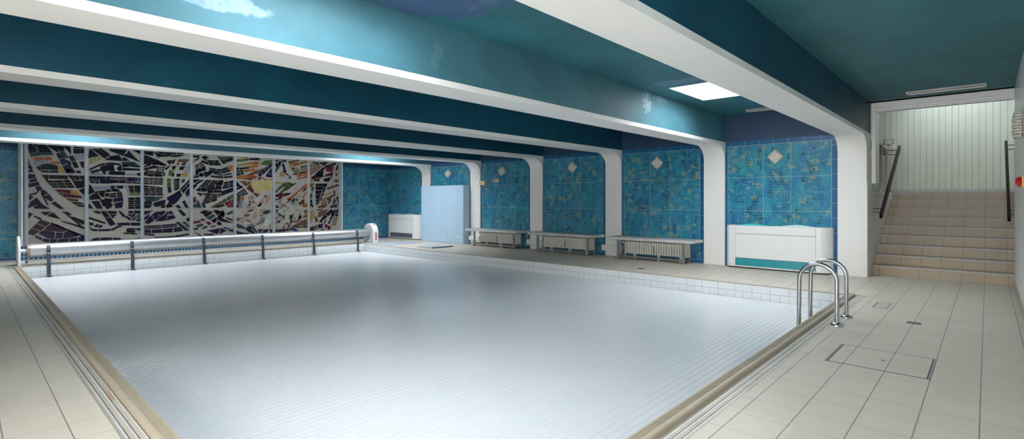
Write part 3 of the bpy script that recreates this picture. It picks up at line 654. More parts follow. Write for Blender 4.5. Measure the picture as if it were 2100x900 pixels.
 6: """n 1 1|9,1042,45,1050|15,1019,69,1046;n 1 4|15,984,93,1037,167,1056|21,953,106,1012,173,1035;n 1 3|9,904,45,967,75,997|15,861,63,937,93,979;n 1 1|108,986,136,1000|142,885,170,892;n 1 2|33,981,87,1006|39,965,87,990;n 1 3|124,894,142,870,214,817|142,904,163,880,236,807;k 1 1|204,806,236,814|217,793,239,800;y 1 1|91,874,112,881|81,818,152,821;b 1 3|204,1031,344,1068|211,1013,356,1055;c 1 2|223,1007,331,1030|223,993,331,1018;y 1 1|214,977,255,987|217,957,257,965;o 1 1|267,992,415,1040|274,968,415,1017;o 1 1|424,1043,476,1057|424,1024,476,1040;b 1 1|242,938,290,954|261,909,286,916;c 2 2|299,942,344,953|299,917,350,928;g 1 1|382,970,471,993|382,948,471,973;g 1 1|274,895,356,916|280,881,356,900;c 2 1|376,931,476,958|376,907,476,931;b 1 1|274,863,344,879|280,845,344,858;b 1 1|356,886,476,911|359,862,476,888;o 1 2|324,839,474,877|331,819,476,854;c 1 3|331,798,476,838|337,782,476,815;y 1 2|11,733,106,735|15,714,87,720;e 1 4|15,604,130,715,229,733|21,574,118,665,267,702;e 1 3|57,562,155,660,280,725|106,581,204,642,324,733;m 1 2|11,553,118,572,236,578|11,531,118,531,217,561;m 1 2|15,488,93,523|21,479,106,502;o 1 1|179,494,255,542|198,476,248,488;o 1 1|261,550,344,612|261,513,331,574;o 1 1|350,618,408,671|350,595,402,640;o 1 1|415,678,474,723|408,641,474,681;b 1 1|415,621,474,672|421,603,467,641;f 1 1|305,501,382,575|331,463,389,527;f 1 1|267,498,305,514|248,457,280,457;f 1 1|280,649,344,676|267,620,331,639;f 1 1|385,577,447,633|402,552,434,589;f 1 1|179,563,255,601|192,551,248,570;o 1 1|402,514,467,601|417,508,467,577;b 1 1|389,476,434,492|382,431,437,418;o 1 1|395,405,441,416|421,379,454,379;k 1 1|350,438,372,454|373,406,378,444;o 1 1|447,416,476,441|454,380,476,380;t 1 1|223,231,255,238|223,213,257,219;t 1 2|189,90,248,194|212,89,265,190;q 1 2|274,179,356,190|274,159,356,164;y 1 1|155,146,198,153|157,132,192,132;b 1 7|236,100,344,144,476,204|242,84,344,106,476,117;n 1 5|15,62,130,65,261,74|15,33,130,35,261,54;N 1 1|257,56,280,84|280,35,344,33;k 1 1|267,98,350,77|276,105,344,89;m 1 2|344,94,476,102|356,83,476,76;b 1 1|434,323,476,334|441,291,476,307;b 2 2|428,246,476,294|421,218,476,232;f 1 1|76,490,95,482,99,461|75,489,88,476,98,460;w 1 1|283,368,295,396,325,407|284,367,303,389,326,406;w 1 1|243,442,268,471,306,469|244,441,274,457,307,468;f 1 1|37,451,65,468,94,454|37,450,65,454,94,453;f 1 1|56,456,91,474,127,459|56,455,91,460,127,458;f 1 1|245,496,283,504,314,479|244,495,279,489,313,478;p 1 1|55,439,77,448,95,433|55,438,75,437,94,431;w 1 1|11,438,43,446,68,425|11,436,40,433,68,424;w 1 1|317,492,343,469,343,436|316,491,331,464,341,435;p 1 1|105,402,128,408,145,390|104,401,125,397,145,388;w 1 1|225,435,226,460,248,473|226,434,235,454,249,472;f 1 1|72,496,110,502,138,474|71,495,105,487,137,473;f 1 1|297,488,319,501,339,484|297,487,318,488,339,483;S 1 1|220,453,217,482,235,504|221,453,226,479,236,504;s 1 1|198,450,190,470,205,487|200,450,200,469,206,486;p 1 1|320,441,341,421,340,392|319,440,331,417,339,391;t 1 1|23,381,25,403,44,414|24,380,33,398,45,414;S 1 1|177,428,185,459,215,469|178,427,195,450,216,468;S 1 1|195,452,214,472,242,475|196,451,218,464,242,473;q 1 1|140,432,161,412,165,383|139,432,153,408,164,383;s 1 1|72,416,89,435,114,431|72,415,92,425,114,430;p 1 1|179,393,207,371,203,337|178,393,193,366,201,336;w 1 1|140,475,168,494,197,478|140,474,168,479,197,477;f 1 1|93,418,124,421,144,396|93,416,120,409,144,395;f 1 1|259,463,283,453,274,428|258,463,268,447,273,428;p 1 1|215,447,209,486,233,518|216,447,222,483,234,518;w 1 1|269,428,303,412,308,375|268,428,290,403,307,375;S 1 1|236,442,259,471,295,481|237,441,265,463,295,480;f 1 1|265,405,283,434,318,433|265,404,290,421,318,432;p 1 1|249,412,243,436,266,447|250,411,256,430,267,446;f 1 1|156,366,158,387,177,395|157,365,166,382,178,395;S 1 1|282,458,306,464,318,443|281,457,301,453,317,442;p 1 1|58,386,90,381,98,349|58,385,79,369,97,349;t 1 1|14,381,42,392,63,370|13,380,39,378,63,369;p 1 1|1,373,32,393,69,387|1,371,35,382,70,386;s 1 1|247,458,259,480,284,477|248,456,265,469,284,476;f 1 1|79,360,89,379,110,376|80,359,94,369,110,375;q 1 1|40,375,38,397,57,408|42,374,47,392,58,408;t 1 1|99,380,119,404,151,407|100,378,124,395,151,406;w 1 1|242,393,249,425,278,441|243,393,259,418,279,440;f 1 1|92,232,111,243,130,232|92,230,111,233,130,230;p 1 1|50,176,83,189,115,172|50,174,82,176,115,171;p 1 1|22,215,40,234,66,233|22,214,43,225,67,232;w 1 1|218,229,241,259,280,256|218,228,248,244,280,254;p 1 1|71,145,72,170,97,171|72,144,83,159,98,170;S 1 1|48,248,77,267,113,262|48,247,80,256,113,261;s 1 1|347,317,370,302,372,275|346,316,361,297,371,275;s 1 1|212,265,234,247,233,219|210,265,224,243,232,218;f 1 1|98,244,114,277,149,290|99,243,122,268,150,289;f 1 1|241,291,262,279,265,256|240,290,254,274,264,255;f 1 1|345,239,382,236,406,209|345,238,376,225,405,208;p 1 1|363,151,370,176,395,183|364,150,378,168,396,182;f 1 1|60,164,66,202,94,227|61,164,75,196,95,226;p 1 1|89,190,102,211,128,215|90,189,108,203,129,214;f 1 1|338,193,346,227,380,240|339,192,357,218,381,239;f 1 1|148,304,166,334,201,336|149,303,173,322,201,335;w 1 1|48,266,73,278,100,270|48,265,74,269,100,269;s 1 1|65,149,62,184,89,204|66,148,75,177,90,204;w 1 1|57,314,71,344,102,355|58,314,78,336,103,354;t 1 1|34,308,36,334,60,342|35,307,46,326,61,341;S 1 1|360,268,389,244,384,208|359,268,374,239,383,207;s 1 1|134,296,131,320,153,329|135,295,142,313,154,329;q 1 1|121,237,144,230,142,206|120,236,133,223,141,206;s 1 1|226,156,225,194,251,222|227,155,237,189,252,221;p 1 1|294,325,329,342,366,329|294,324,330,329,366,327;f 1 1|230,252,253,251,268,232|229,250,249,243,267,231;f 1 1|199,212,219,239,252,245|200,211,225,230,252,244;p 1 1|341,186,361,220,401,225|341,185,370,207,402,224;p 1 1|25,309,46,319,58,299|25,308,42,306,58,298;q 1 1|-13,203,13,229,50,227|-12,202,18,217,51,226;f 1 1|329,235,361,233,372,203|328,234,352,221,371,202;w 1 1|322,296,357,297,383,272|322,295,353,286,382,271;S 1 1|88,276,111,261,106,234|86,275,98,255,104,233;f 1 1|366,182,397,168,409,137|365,181,389,161,409,137;s 1 1|36,237,37,274,59,303|37,237,46,271,60,303;q 1 1|18,153,44,176,77,165|18,152,47,161,78,164;f 1 1|259,198,283,175,289,143|258,197,275,171,288,143;s 1 1|385,304,399,325,424,315|385,303,404,311,424,313;w 1 1|109,236,127,254,147,238|110,235,128,239,147,236;f 1 1|344,192,364,211,390,200|344,191,367,198,390,198;w 1 1|117,129,132,164,163,185|118,128,139,158,164,184;q 1 1|-2,331,31,347,69,343|-1,329,33,338,69,342;t 1 1|271,227,295,222,306,200|271,226,289,215,305,199;p 1 1|215,252,250,265,280,243|215,251,248,250,280,242;f 1 1|56,280,84,289,112,276|55,278,84,279,112,275;s 1 1|257,239,268,276,299,299|258,239,277,270,300,298;s 1 1|72,228,73,255,98,260|73,227,84,246,99,259;w 1 1|350,234,378,260,416,255|351,233,382,247,416,254;t 1 1|56,288,79,285,80,262|55,287,69,276,79,261;p 1 1|9,214,35,209,43,182|8,214,27,200,42,181;s 1 1|358,214,353,251,372,282|359,214,364,248,374,282;f 1 1|229,190,238,215,264,217|230,189,246,205,265,216;s 1 1|0,314,31,326,62,310|0,313,31,314,62,309;f 1 1|64,257,69,287,95,304|65,256,78,281,96,304;t 1 1|136,215,127,247,150,270|137,214,141,243,152,269;w 1 1|103,115,95,139,115,153|104,114,107,135,116,153;f 1 1|117,146,141,153,152,129|117,145,135,140,151,128;w 1 1|39,107,28,136,50,158|40,106,42,133,51,158;q 1 1|124,60,130,99,164,119|125,59,142,90,165,118;p 1 1|167,145,204,152,234,127|166,143,201,138,234,126;f 1 1|46,114,64,103,63,82|45,114,56,99,62,82;p 1 1|176,78,206,93,240,87|176,77,207,84,240,86;f 1 1|-10,152,19,155,43,138|-10,150,17,146,43,137;p 1 1|116,88,139,110,170,103|117,87,143,97,171,101;f 1 1|17,72,38,93,68,87|17,71,42,81,68,86""",
 7: """k 1 1|163,1039,247,1003|182,1049,260,1019;k 1 1|215,1050,293,1055|228,1036,273,1029;k 1 2|56,1042,150,1020|62,1049,157,1035;c 2 3|18,1003,112,1026|18,965,176,997;c 4 3|18,949,202,992|18,847,138,922;k 1 3|37,805,189,942,267,989|49,793,202,918,260,970;k 1 1|100,837,225,919|112,826,221,850;m 1 3|68,812,221,851|87,793,221,828;r 1 1|273,983,365,1009|280,918,375,922;m 1 1|251,861,369,909|243,836,359,859;k 1 1|234,799,332,828|241,766,319,768;k 1 2|346,827,392,945|326,777,372,847;k 1 3|260,997,426,1055|267,984,432,1042;m 1 1|385,1032,426,1047|375,1003,412,1021;k 1 1|426,943,459,1023|450,944,469,1011;k 1 2|375,994,393,990|379,953,388,954;r 1 1|37,823,49,828|56,787,64,792;b 1 1|68,785,119,805|87,764,119,771;k 1 1|125,788,170,796|131,763,157,764;y 1 1|18,780,68,770|18,756,62,756;y 2 2|372,784,446,813|379,766,453,792;k 1 1|405,768,459,787|412,762,463,768;b 1 1|423,861,439,897|432,855,459,869;b 1 3|18,726,87,728|24,666,49,676;k 1 6|112,722,110,558,119,399|180,727,154,558,125,393;k 1 6|193,728,167,595,134,418|247,731,195,595,141,418;k 1 5|256,729,202,558,147,418|286,732,221,559,154,424;k 1 2|18,473,24,400|47,482,68,370;e 1 1|18,557,49,591|22,485,56,543;e 1 1|37,630,68,688|56,606,81,664;b 1 3|286,664,473,728|293,640,473,705;y 1 2|247,559,359,608|254,539,359,590;b 1 2|286,510,392,570|299,473,399,546;b 1 2|385,622,405,548|412,629,428,560;b 1 1|299,448,346,501|313,423,359,484;c 4 2|202,497,280,516|202,430,280,448;c 1 3|202,422,280,434|195,404,277,416;m 1 3|150,387,293,409|144,368,254,373;k 1 2|379,423,405,520|412,429,430,460;k 1 3|359,403,439,415|339,363,453,372;k 1 1|439,523,466,533|459,460,473,472;k 1 1|459,447,473,452|466,397,473,402;k 1 2|170,167,267,266,359,342|189,157,295,235,388,310;k 1 1|372,285,412,339|385,223,432,319;b 4 2|157,301,299,340|138,229,254,250;b 1 2|131,340,215,350|131,325,208,334;y 1 2|22,304,68,331|30,255,93,296;y 1 2|24,243,87,276|30,159,87,218;b 1 1|97,229,112,233|106,162,150,155;k 1 2|170,170,202,163|176,147,208,140;u 1 1|22,74,74,88|22,26,93,35;n 1 1|138,110,215,120|150,57,215,66;k 2 2|87,88,125,104|106,47,131,46;k 1 1|189,29,234,42|202,20,234,22;m 1 1|247,112,299,101|260,53,286,63;m 1 1|306,87,352,74|293,39,332,28;n 1 3|306,125,372,283|327,118,395,270;n 1 2|419,234,446,338|459,227,473,333;b 1 1|228,140,273,198|234,122,267,150;c 6 1|392,204,463,213|359,99,432,96""",
}

# ------------------------------------------------------------------ mosaic wall
YM = 14.75
w = MB(); w.box(.835, 8.115, YM+.035, YF+.01, .0, CEIL+.02)
structure(w.build('wall_mosaic', M['bay'] if False else plain('mosaic_backing', (.40, .42, .42), .6)))
def small_tiles():
    n = NT('small_blue_tiles', .25)
    X = n.xyz(); f = n.voro(n.vec(n.m('FLOOR', n.m('DIVIDE', X[0], .075)), n.m('FLOOR', n.m('DIVIDE', X[2], .075))), 1.0)
    sc = n.node('ShaderNodeSeparateColor'); n.put(sc.inputs[0], f)
    c = n.mix(sc.outputs[0], (.006,.075,.19), (.012,.14,.30))
    g = n.mx(n.fract_line(X[0], .075, .02, .011), n.fract_line(X[2], .075, .0, .008))
    n.color(n.mix(g, c, (.60,.61,.60))); return n.mat
b = MB(); b.box(.84, 8.11, YM-.012, YM+.035, 0, .30); structure(b.build('baseboard_mosaic', small_tiles()))

CONC = NT('exposed_concrete', .85, spec=.2)
cf = CONC.noise(CONC.coord(), 110, 3, .8); cg = CONC.noise(CONC.coord(), 5, 4)
cc = CONC.mix(CONC.step(cf, .35, .68), (.24, .23, .21), (.42, .40, .37))
cc = CONC.mix(CONC.m('MULTIPLY', CONC.step(cf, .68, .74), .7), cc, (.66, .64, .59))
CONC.color(CONC.mix(CONC.m('MULTIPLY', cg, .3), cc, (.30,.29,.27))); CONC.bump(cf, .5, .004)
def glass(name, col):
    n = NT(name, .2, spec=.3); p = n.coord()
    f = n.noise(p, 9, 4); v = n.noise(p, 60, 3, .8)
    c = n.mix(f, tuple(k*.7 for k in col), tuple(min(1, k*1.5) for k in col))
    n.color(n.mix(n.m('MULTIPLY', n.step(v, .70, .74), .5), c, (.35,.36,.4)))
    n.bump(n.noise(p, 24, 3), .35, .006)
    return n.mat
GL = {'k': (.004,.004,.008), 'n': (.007,.006,.024), 'N': (.012,.018,.12), 't': (.014,.034,.042), 's': (.16,.18,.22), 'o': (.24,.075,.018),
      'b': (.085,.028,.012), 'y': (.23,.15,.035), 'Y': (.36,.29,.10), 'm': (.060,.010,.016), 'u': (.026,.014,.024), 'g': (.040,.075,.018),
      'e': (.040,.045,.024), 'c': (.17,.075,.045), 'r': (.12,.008,.014), 'p': (.27,.175,.155), 'q': (.17,.07,.06), 'w': (.31,.345,.31),
      'f': (.27,.235,.185), 'S': (.10,.13,.15)}
GKEY = list(GL)
GMAT = [CONC.mat] + [glass('mosaic_glass_'+k.replace('N','bright_n').replace('Y','bright_y').replace('S','soft_s'), GL[k]) for k in GKEY]
def spline(pts, t):
    """catmull-rom through pts, t 0..1 by length"""
    n = len(pts)
    if n == 2: return (pts[0][0]+(pts[1][0]-pts[0][0])*t, pts[0][1]+(pts[1][1]-pts[0][1])*t)
    L = [0]
    for i in range(n-1): L.append(L[-1]+math.hypot(pts[i+1][0]-pts[i][0], pts[i+1][1]-pts[i][1]))
    d = t*L[-1]; i = 0
    while i < n-2 and d > L[i+1]: i += 1
    q = (d-L[i])/max(1e-6, L[i+1]-L[i])
    P = lambda k: pts[max(0, min(n-1, k))]
    r = []
    for a in (0, 1):
        p0, p1, p2, p3 = P(i-1)[a], P(i)[a], P(i+1)[a], P(i+2)[a]
        r.append(.5*(2*p1+(p2-p0)*q+(2*p0-5*p1+4*p2-p3)*q*q+(3*p1-p0-3*p2+p3)*q**3))
    return tuple(r)
MULL = [.945, 1.932, 2.954, 3.987, 5.018, 6.040, 7.046, 8.075]
WHAT = {1: 'leftmost mosaic panel, dark blue glass fans sweeping round a broad grey crescent',
        2: 'second mosaic panel, a pale hooked crescent in dark glass rows',
        3: 'third mosaic panel, grey ribbed arcs with green and ochre glass at the top',
        4: 'middle mosaic panel, dark nested bowl curves above crossing bands',
        5: 'fifth mosaic panel, yellow honeycomb glass over pale pink leaves',
        6: 'sixth mosaic panel, orange feathers and a yellow triangle near the top',
        7: 'rightmost mosaic panel, dark red glass and black fan blades beside blue tiles'}
for i in range(1, 8):
    xa, xb = MULL[i-1], MULL[i]
    m = MB(); wdt = xb-xa
    for (z0, z1) in ((.30, 1.030), (1.034, 1.776), (1.780, 2.60)):
        m.box(.002, wdt-.002, 0, .034, z0-.3, z1-.3, 0)
    rnd = random.Random(100+i)
    for ent in MOSAIC[i].split(';'):
        h, A, B = ent.split('|'); ch, nr, nn = h.split(); nr = int(nr); nn = int(nn)
        A = [int(q)/500 for q in A.split(',')]; B = [int(q)/500 for q in B.split(',')]
        A = list(zip(A[0::2], A[1::2])); B = list(zip(B[0::2], B[1::2]))
        W = math.hypot(A[0][0]-B[0][0], A[0][1]-B[0][1])*.5 + math.hypot(A[-1][0]-B[-1][0], A[-1][1]-B[-1][1])*.5
        LN = sum(math.hypot(A[q+1][0]-A[q][0], A[q+1][1]-A[q][1]) for q in range(len(A)-1))
        for r in range(nr):
            gap = min(.0055/max(W, .01), .28/nr) if nr > 1 else 0
            gr = min(.008/max(W, .012), .32)
            v0 = r/nr + (gap if r else -gr); v1 = (r+1)/nr - (gap if r < nr-1 else -gr)
            cuts = [0] + [(k+rnd.uniform(-.22, .22))/nn for k in range(1, nn)] + [1]
            for k in range(nn):
                g = .0065/max(LN, .02)
                ge = min(.005/max(LN, .02), .12)
                t0 = cuts[k] + (g if k else -ge); t1 = cuts[k+1] - (g if k < nn-1 else -ge)
                if t1-t0 < .01: continue
                up, dn = [], []
                ns = 2 if len(A) == 2 and len(B) == 2 else 6
                for q in range(ns):
                    t = t0+(t1-t0)*q/(ns-1)
                    a = spline(A, t); b = spline(B, t)
                    up.append((a[0]+(b[0]-a[0])*v0, a[1]+(b[1]-a[1])*v0)); dn.append((a[0]+(b[0]-a[0])*v1, a[1]+(b[1]-a[1])*v1))
                poly = [(min(max(x, .026), wdt-.026), z) for x, z in up + dn[::-1]]
                n0 = len(m.v); K = len(poly); mi = 1+GKEY.index(ch)
                m.v += [(x, -.006, z) for x, z in poly] + [(x, .001, z) for x, z in poly]
                hf = K//2
                for q in range(hf-1):
                    m.face((n0+q, n0+q+1, n0+K-2-q, n0+K-1-q), mi)
                for q in range(K):
                    q2 = (q+1) % K; m.face((n0+q, n0+q2, n0+K+q2, n0+K+q), mi)
    me_o = m.build('mosaic_panel', GMAT, loc=(xa, YM, .3))
    tag(me_o, WHAT[i], 'mosaic', 'glass mosaic panels on the far wall')
POSTM = plain('post_blue_grey', (.36, .42, .49), .45, mottle=.05)
ordn = ['blue-grey metal strip framing the left edge of the first mosaic panel'] + \
       ['blue-grey metal strip between %s mosaic panels' % q for q in ('the first and second', 'the second and third', 'the third and middle', 'the middle and fifth', 'the fifth and sixth', 'the sixth and rightmost')] + \
       ['blue-grey metal strip framing the right edge of the last mosaic panel']
for i, x in enumerate(MULL):
    p = MB()
    e = 0 if 0 < i < 7 else (.012 if i == 0 else -.012)
    p.box(x-.026+e, x+.026+e, YM-.022, YM-.0065, .302, 2.86); p.box(x-.012+e, x-.004+e, YM-.029, YM-.0215, .302, 2.86); p.box(x+.004+e, x+.012+e, YM-.029, YM-.0215, .302, 2.86)
    tag(p.build('frame_post', POSTM, origin=(x, YM, .302)), ordn[i], 'metal post', 'posts between the mosaic panels')
w = MB(); w.box(.835, .872, YM-.02, YM+.03, .30, CEIL); w.box(.875, .902, YM-.03, YM+.03, .30, CEIL, 1)
structure(w.build('trim_5', [plain('trim_grey', (.30,.35,.38), .5), M['white_smooth']]))
w = MB(); w.box(8.100, 8.125, YM-.03, YM+.03, .30, CEIL); structure(w.build('trim_6', M['white_smooth']))

# ------------------------------------------------------------------ benches and radiators
STONE = NT('terrazzo', .5, spec=.4)
q = STONE.noise(STONE.coord(), 45, 5, .75)
STONE.color(STONE.mix(STONE.step(q, .3, .72), (.46,.46,.46), (.72,.72,.71)))
RADM = plain('radiator_enamel', (.74, .73, .68), .4, mottle=.05)
RADG = plain('radiator_gauge', (.25,.26,.27), .4)
def make_bench():
    r = empty('bench', (0, 0, 0), 'x', 'bench')
    s = MB(); s.box(9.52, XC-.003, -.955, .94, .415, .474)
    s.build('seat_slab', STONE.mat, parent=r, bevel=.006)
    for (x, y) in ((9.70, -.70), (9.70, .78), (9.995, -.70), (9.995, .78)):
        l = MB(); l.box(x, x+.04, y-.02, y+.02, .004, .4145); l.box(x-.03, x+.07, y-.05, y+.05, 0, .006)
        l.build('leg', M['grey_steel'], parent=r, bevel=.002)
    for z in (.042,):
        l = MB(); l.box(9.703, 9.737, -.679, .759, z, z+.032); l.build('rail', M['grey_steel'], parent=r)
    for y in (-.70, .78):
        l = MB(); l.box(9.741, 9.994, y-.014, y+.014, .044, .072); l.build('rail', M['grey_steel'], parent=r)
    return r
def make_radiator():
    r = empty('radiator', (0, 0, 0), 'x', 'radiator')
    s = MB(); n = 24; y0, y1 = -.70, .64
    st_ = (y1-y0)/n
    for i in range(n):
        yc = y0+st_*(i+.5)
        for xx in (9.80, 9.875, 9.95):
            prof = [(xx + .026*math.cos(a)*.9, yc + .019*math.sin(a)) for a in [2*math.pi*k/8 for k in range(8)]]
            s.prism(prof, .118, .372, 'z')
        s.box(9.80, 9.95, yc-.012, yc+.012, .34, .365); s.box(9.80, 9.95, yc-.012, yc+.012, .122, .145)
    s.box(9.795, 9.955, y0+.02, y1-.02, .325, .35); s.box(9.795, 9.955, y0+.02, y1-.02, .125, .15)
    s.box(9.86, 9.89, y0+.01, y1-.01, .12, .34)
    s.build('radiator_body', RADM, parent=r, smooth=40)
    s = MB(); s.box(9.775, 9.975, -.722, -.702, .112, .378)
    for k in range(4): s.box(9.80, 9.90, -.7235, -.7215, .15+k*.05, .16+k*.05, 1)
    s.build('end_plate', [RADM, RADG], parent=r, bevel=.006)
    s = MB(); s.box(9.762, 9.776, -.045, -.020, .14, .30); s.build('heat_meter', RADG, parent=r, bevel=.003)
    s = MB(); s.lathe([(.012,0),(.021,.004),(.023,.03),(.018,.045)], (9.79, .69, .345), 'x', 16); s.tube([(9.83,.69,.345),(9.87,.69,.345),(9.87,.645,.345)], .009, 8)
    s.tube([(9.87,.69,.345),(9.87,.69,.0)], .008, 8)
    s.build('valve', M['white_smooth'], parent=r, smooth=40)
    for y in (-.58, -.10, .45):
        s = MB(); s.box(9.84, 9.91, y-.02, y+.02, 0, .12); s.build('foot', RADM, parent=r)
    return r
bench0, rad0 = make_bench(), make_radiator()
which = ['near the white dehumidifier', 'in the middle of the row of three', 'beside the pale blue ribbed cabinet']
rlab = ['white ribbed radiator under the bench nearest the white dehumidifier', 'white ribbed radiator under the middle bench', 'white ribbed radiator under the bench beside the pale blue cabinet']
for k in range(3):
    yc = BEAM0 + PITCH*(k+1.5) + .035
    b = bench0 if k == 0 else copy_tree(bench0)
    b.location = (0, yc, 0); b['label'] = 'grey stone bench on steel legs, ' + which[k]; b['group'] = 'stone benches along the tiled wall'
    r = rad0 if k == 0 else copy_tree(rad0)
    r.location = (0, yc, 0); r['label'] = rlab[k]; r['group'] = 'radiators under the benches'
# white pipe covers on the columns at the left end of each bench
for k, lab in enumerate(('white pipe cover at the left end of the bench nearest the dehumidifier', 'white pipe cover between the middle bench and the next column', 'white pipe cover between the far bench and the blue cabinet')):
    yc = BEAM0 + PITCH*(k+2)
    s = MB(); s.box(9.962, XC-.001, yc-.255, yc+(.25 if k < 2 else .19), .115, .245)
    s.box(9.960, 9.963, yc-.25, yc+(.245 if k < 2 else .185), .12, .24)
    tag(s.build('pipe_cover', M['white_smooth'], origin=(XC, yc, .115), bevel=.004), lab, 'pipe cover', 'white pipe covers by the benches')

# ------------------------------------------------------------------ dehumidifiers
UN = plain('unit_white', (.80, .81, .81), .32, mottle=.015)
TEALG = plain('teal_grille', (.03, .36, .42), .35)
TEALV = plain('teal_vane', (.05, .55, .62), .3)
PALEV = plain('pale_blue_vane', (.52, .74, .82), .3)
GREYG = plain('slate_grille', (.13, .155, .19), .4)
LINE = plain('panel_seam', (.22, .23, .23), .6)
def make_unit(name, lab, gm, v1, v2, y0, y1, flip, grp):
    r = empty(name, (9.9, (y0+y1)/2, 0), lab, 'dehumidifier', grp)
    W = y1-y0; fx = 9.862; bk = XW-.004
    def plan(ins):
        pts = []
        a, b = (.235, .075) if flip else (.075, .075)
        a = .22
        b = .11
        # rounded right end (towards the camera) and a tighter left end
        for k in range(9):
            t = math.pi/2*k/8
            pts.append((bk-.003-(bk-fx-.003)*math.sin(t)+ins*math.sin(t), y0+a-a*math.cos(t)+ins*math.cos(t)))
        for k in range(9):
            t = math.pi/2*(1-k/8)
            pts.append((bk-.003-(bk-fx-.003)*math.sin(t)+ins*math.sin(t), y1-b+b*math.cos(t)-ins*math.cos(t)))
        return pts
    s = MB(); s.prism(plan(0), .022, .79, 'z'); s.build('housing', UN, parent=r, smooth=35, bevel=.006)
    s = MB(); s.prism(plan(.018), 0, .0215, 'z'); s.build('plinth', M['black'], parent=r)
    ya, yb = y0+.225, y1-.205
    s = MB(); s.box(fx-.006, fx+.006, ya+.003, yb-.003, .190, .632); s.box(fx-.006, fx+.006, ya+.003, yb-.003, .640, .786); s.box(fx-.006, fx+.006, ya+.003, yb-.003, .026, .048)
    s.build('front_panel', UN, parent=r, bevel=.003)
    s = MB(); s.box(fx-.0015, fx+.002, ya, yb, .03, .788); s.build('seam', LINE, parent=r)
    s = MB(); s.box(fx-.003, fx+.001, ya+.003, yb-.003, .052, .186, 1)
    z = .056
    while z < .178:
        s.prism([(fx-.010, z), (fx-.003, z+.009), (fx-.003, z+.0045), (fx-.010, z-.003)], ya+.006, yb-.006, 'y', 0); z += .0115
    s.build('grille', [gm, M['black']], parent=r)
    for (yc, vm) in ((y0+W*.30, v2), (y0+W*.72, v1)):
        hw = W*.20; s = MB(); pr = []
        for k in range(17):
            t = -1+2*k/16; pr.append((yc+hw*t, .789+.036*(math.cos(math.pi*t)+1)/2))
        pr += [(yc+hw, .785), (yc-hw, .785)]
        s.prism(pr, fx+.022, bk-.03, 'x'); s.build('air_vane', vm, parent=r, smooth=50)
    return r
make_unit('dehumidifier', 'large white dehumidifier with teal grille standing beside the ladder rails', TEALG, TEALV, PALEV, 1.905, 3.66, False, 'white dehumidifiers on the deck')
make_unit('dehumidifier', 'white dehumidifier with slate grey grille in the far blue tiled corner', GREYG, plain('grey_vane', (.35,.42,.55), .4), plain('grey_vane_b', (.38,.45,.58), .4), 13.25+.02, 14.93, True, 'white dehumidifiers on the deck')

# ------------------------------------------------------------------ pale blue ribbed cabinet
BLU = plain('pale_blue_paint', (.44, .60, .76), .45, mottle=.03, scale=2)
r = empty('ribbed_cabinet', (9.9, 11.97, 0), 'tall pale blue board-clad cabinet with two round white sockets near the floor', 'cabinet')
s = MB(); y0, y1, fx = 10.985, 12.945, 9.80
pts = [(XC-.004, y0)]
n = 12; bw = .025
pts += [(fx+.012, y0)]
N = 23; bw = (y1-y0)/N
for k in range(N):
    a = y0+bw*k
    pts += [(fx, a+.005), (fx, a+bw-.007), (fx+.007, a+bw-.004), (fx+.007, a+bw-.001)]
pts += [(fx+.012, y1), (XC-.004, y1)]
s.prism(pts, .004, 1.685, 'z'); s.build('cabinet_body', BLU, parent=r)
s = MB(); s.box(fx+.015, XC-.006, y0+.005, y1-.005, 1.685, 1.692); s.build('top_board', BLU, parent=r)
for (yy, zz) in ((11.18, .194), (11.065, .112)):
    s = MB(); s.lathe([(.036,0),(.040,-.006),(.036,-.022),(.024,-.03),(.0,-.031)], (fx, yy, zz), 'x', 20)
    s.build('socket', M['white_smooth'], parent=r, smooth=40)

# ------------------------------------------------------------------ diamond wall lamps
LG = NT('ribbed_lamp_glass', .12, (.66, .63, .56), spec=.6)
LG.color(LG.mix(LG.step(LG.noise(LG.coord(), 30, 4, .7), .35, .7), (.58,.54,.46), (.90,.88,.84)))
LB = plain('lamp_frame', (.42, .37, .30), .4, mottle=.2)
def make_lamp():
    r = empty('wall_lamp', (0, 0, 0), 'x', 'wall lamp')
    s = MB(); h = .102
    s.box(-.022, 0, -h, h, -h, h); s.build('back_plate', LB, parent=r, bevel=.006)
    s = MB(); a, b = h-.006, h-.03
    # ribbed glass cushion
    n0 = 0; N = 9
    s.v += [(-.022,-a,-a),(-.022,a,-a),(-.022,a,a),(-.022,-a,a),(-.062,-b,-b),(-.062,b,-b),(-.062,b,b),(-.062,-b,b)]
    for qf in ((0,1,5,4),(1,2,6,5),(2,3,7,6),(3,0,4,7),(4,5,6,7)): s.face(qf)
    for k in range(N):
        y = -b + 2*b*(k+.5)/N
        s.prism([(y-.0055, -.061), (y-.003, -.073), (y+.003, -.073), (y+.0055, -.061)], 0, 0.0001, 'x') if False else s.box(-.072, -.0605, y-.0052, y+.0052, -b+.003, b-.003)
        for sg in (-1, 1):
            s.box(-.058, -.023, y-.004, y+.004, sg*(a-.001)-.004, sg*(a-.001)+.004)
    s.build('glass_cover', LG.mat, parent=r, bevel=.002)
    return r
lamp0 = make_lamp()
lab = ['diamond glass wall lamp above the white dehumidifier', 'diamond glass wall lamp above the bench nearest the dehumidifier', 'diamond glass wall lamp above the middle bench',
       'diamond glass wall lamp above two small cream boxes', 'diamond glass wall lamp above the pale blue cabinet']
for k, (y, z, a) in enumerate(((2.827, 2.045, 45), (5.14, 2.05, 47), (7.354, 2.055, 42), (9.71, 2.055, 58), (11.963, 2.068, 45))):
    r = lamp0 if k == 0 else copy_tree(lamp0)
    r.location = (XW-.0005, y, z); r.rotation_euler = (math.radians(a), 0, 0)
    r['label'] = lab[k]; r['group'] = 'diamond lamps on the tiled wall'

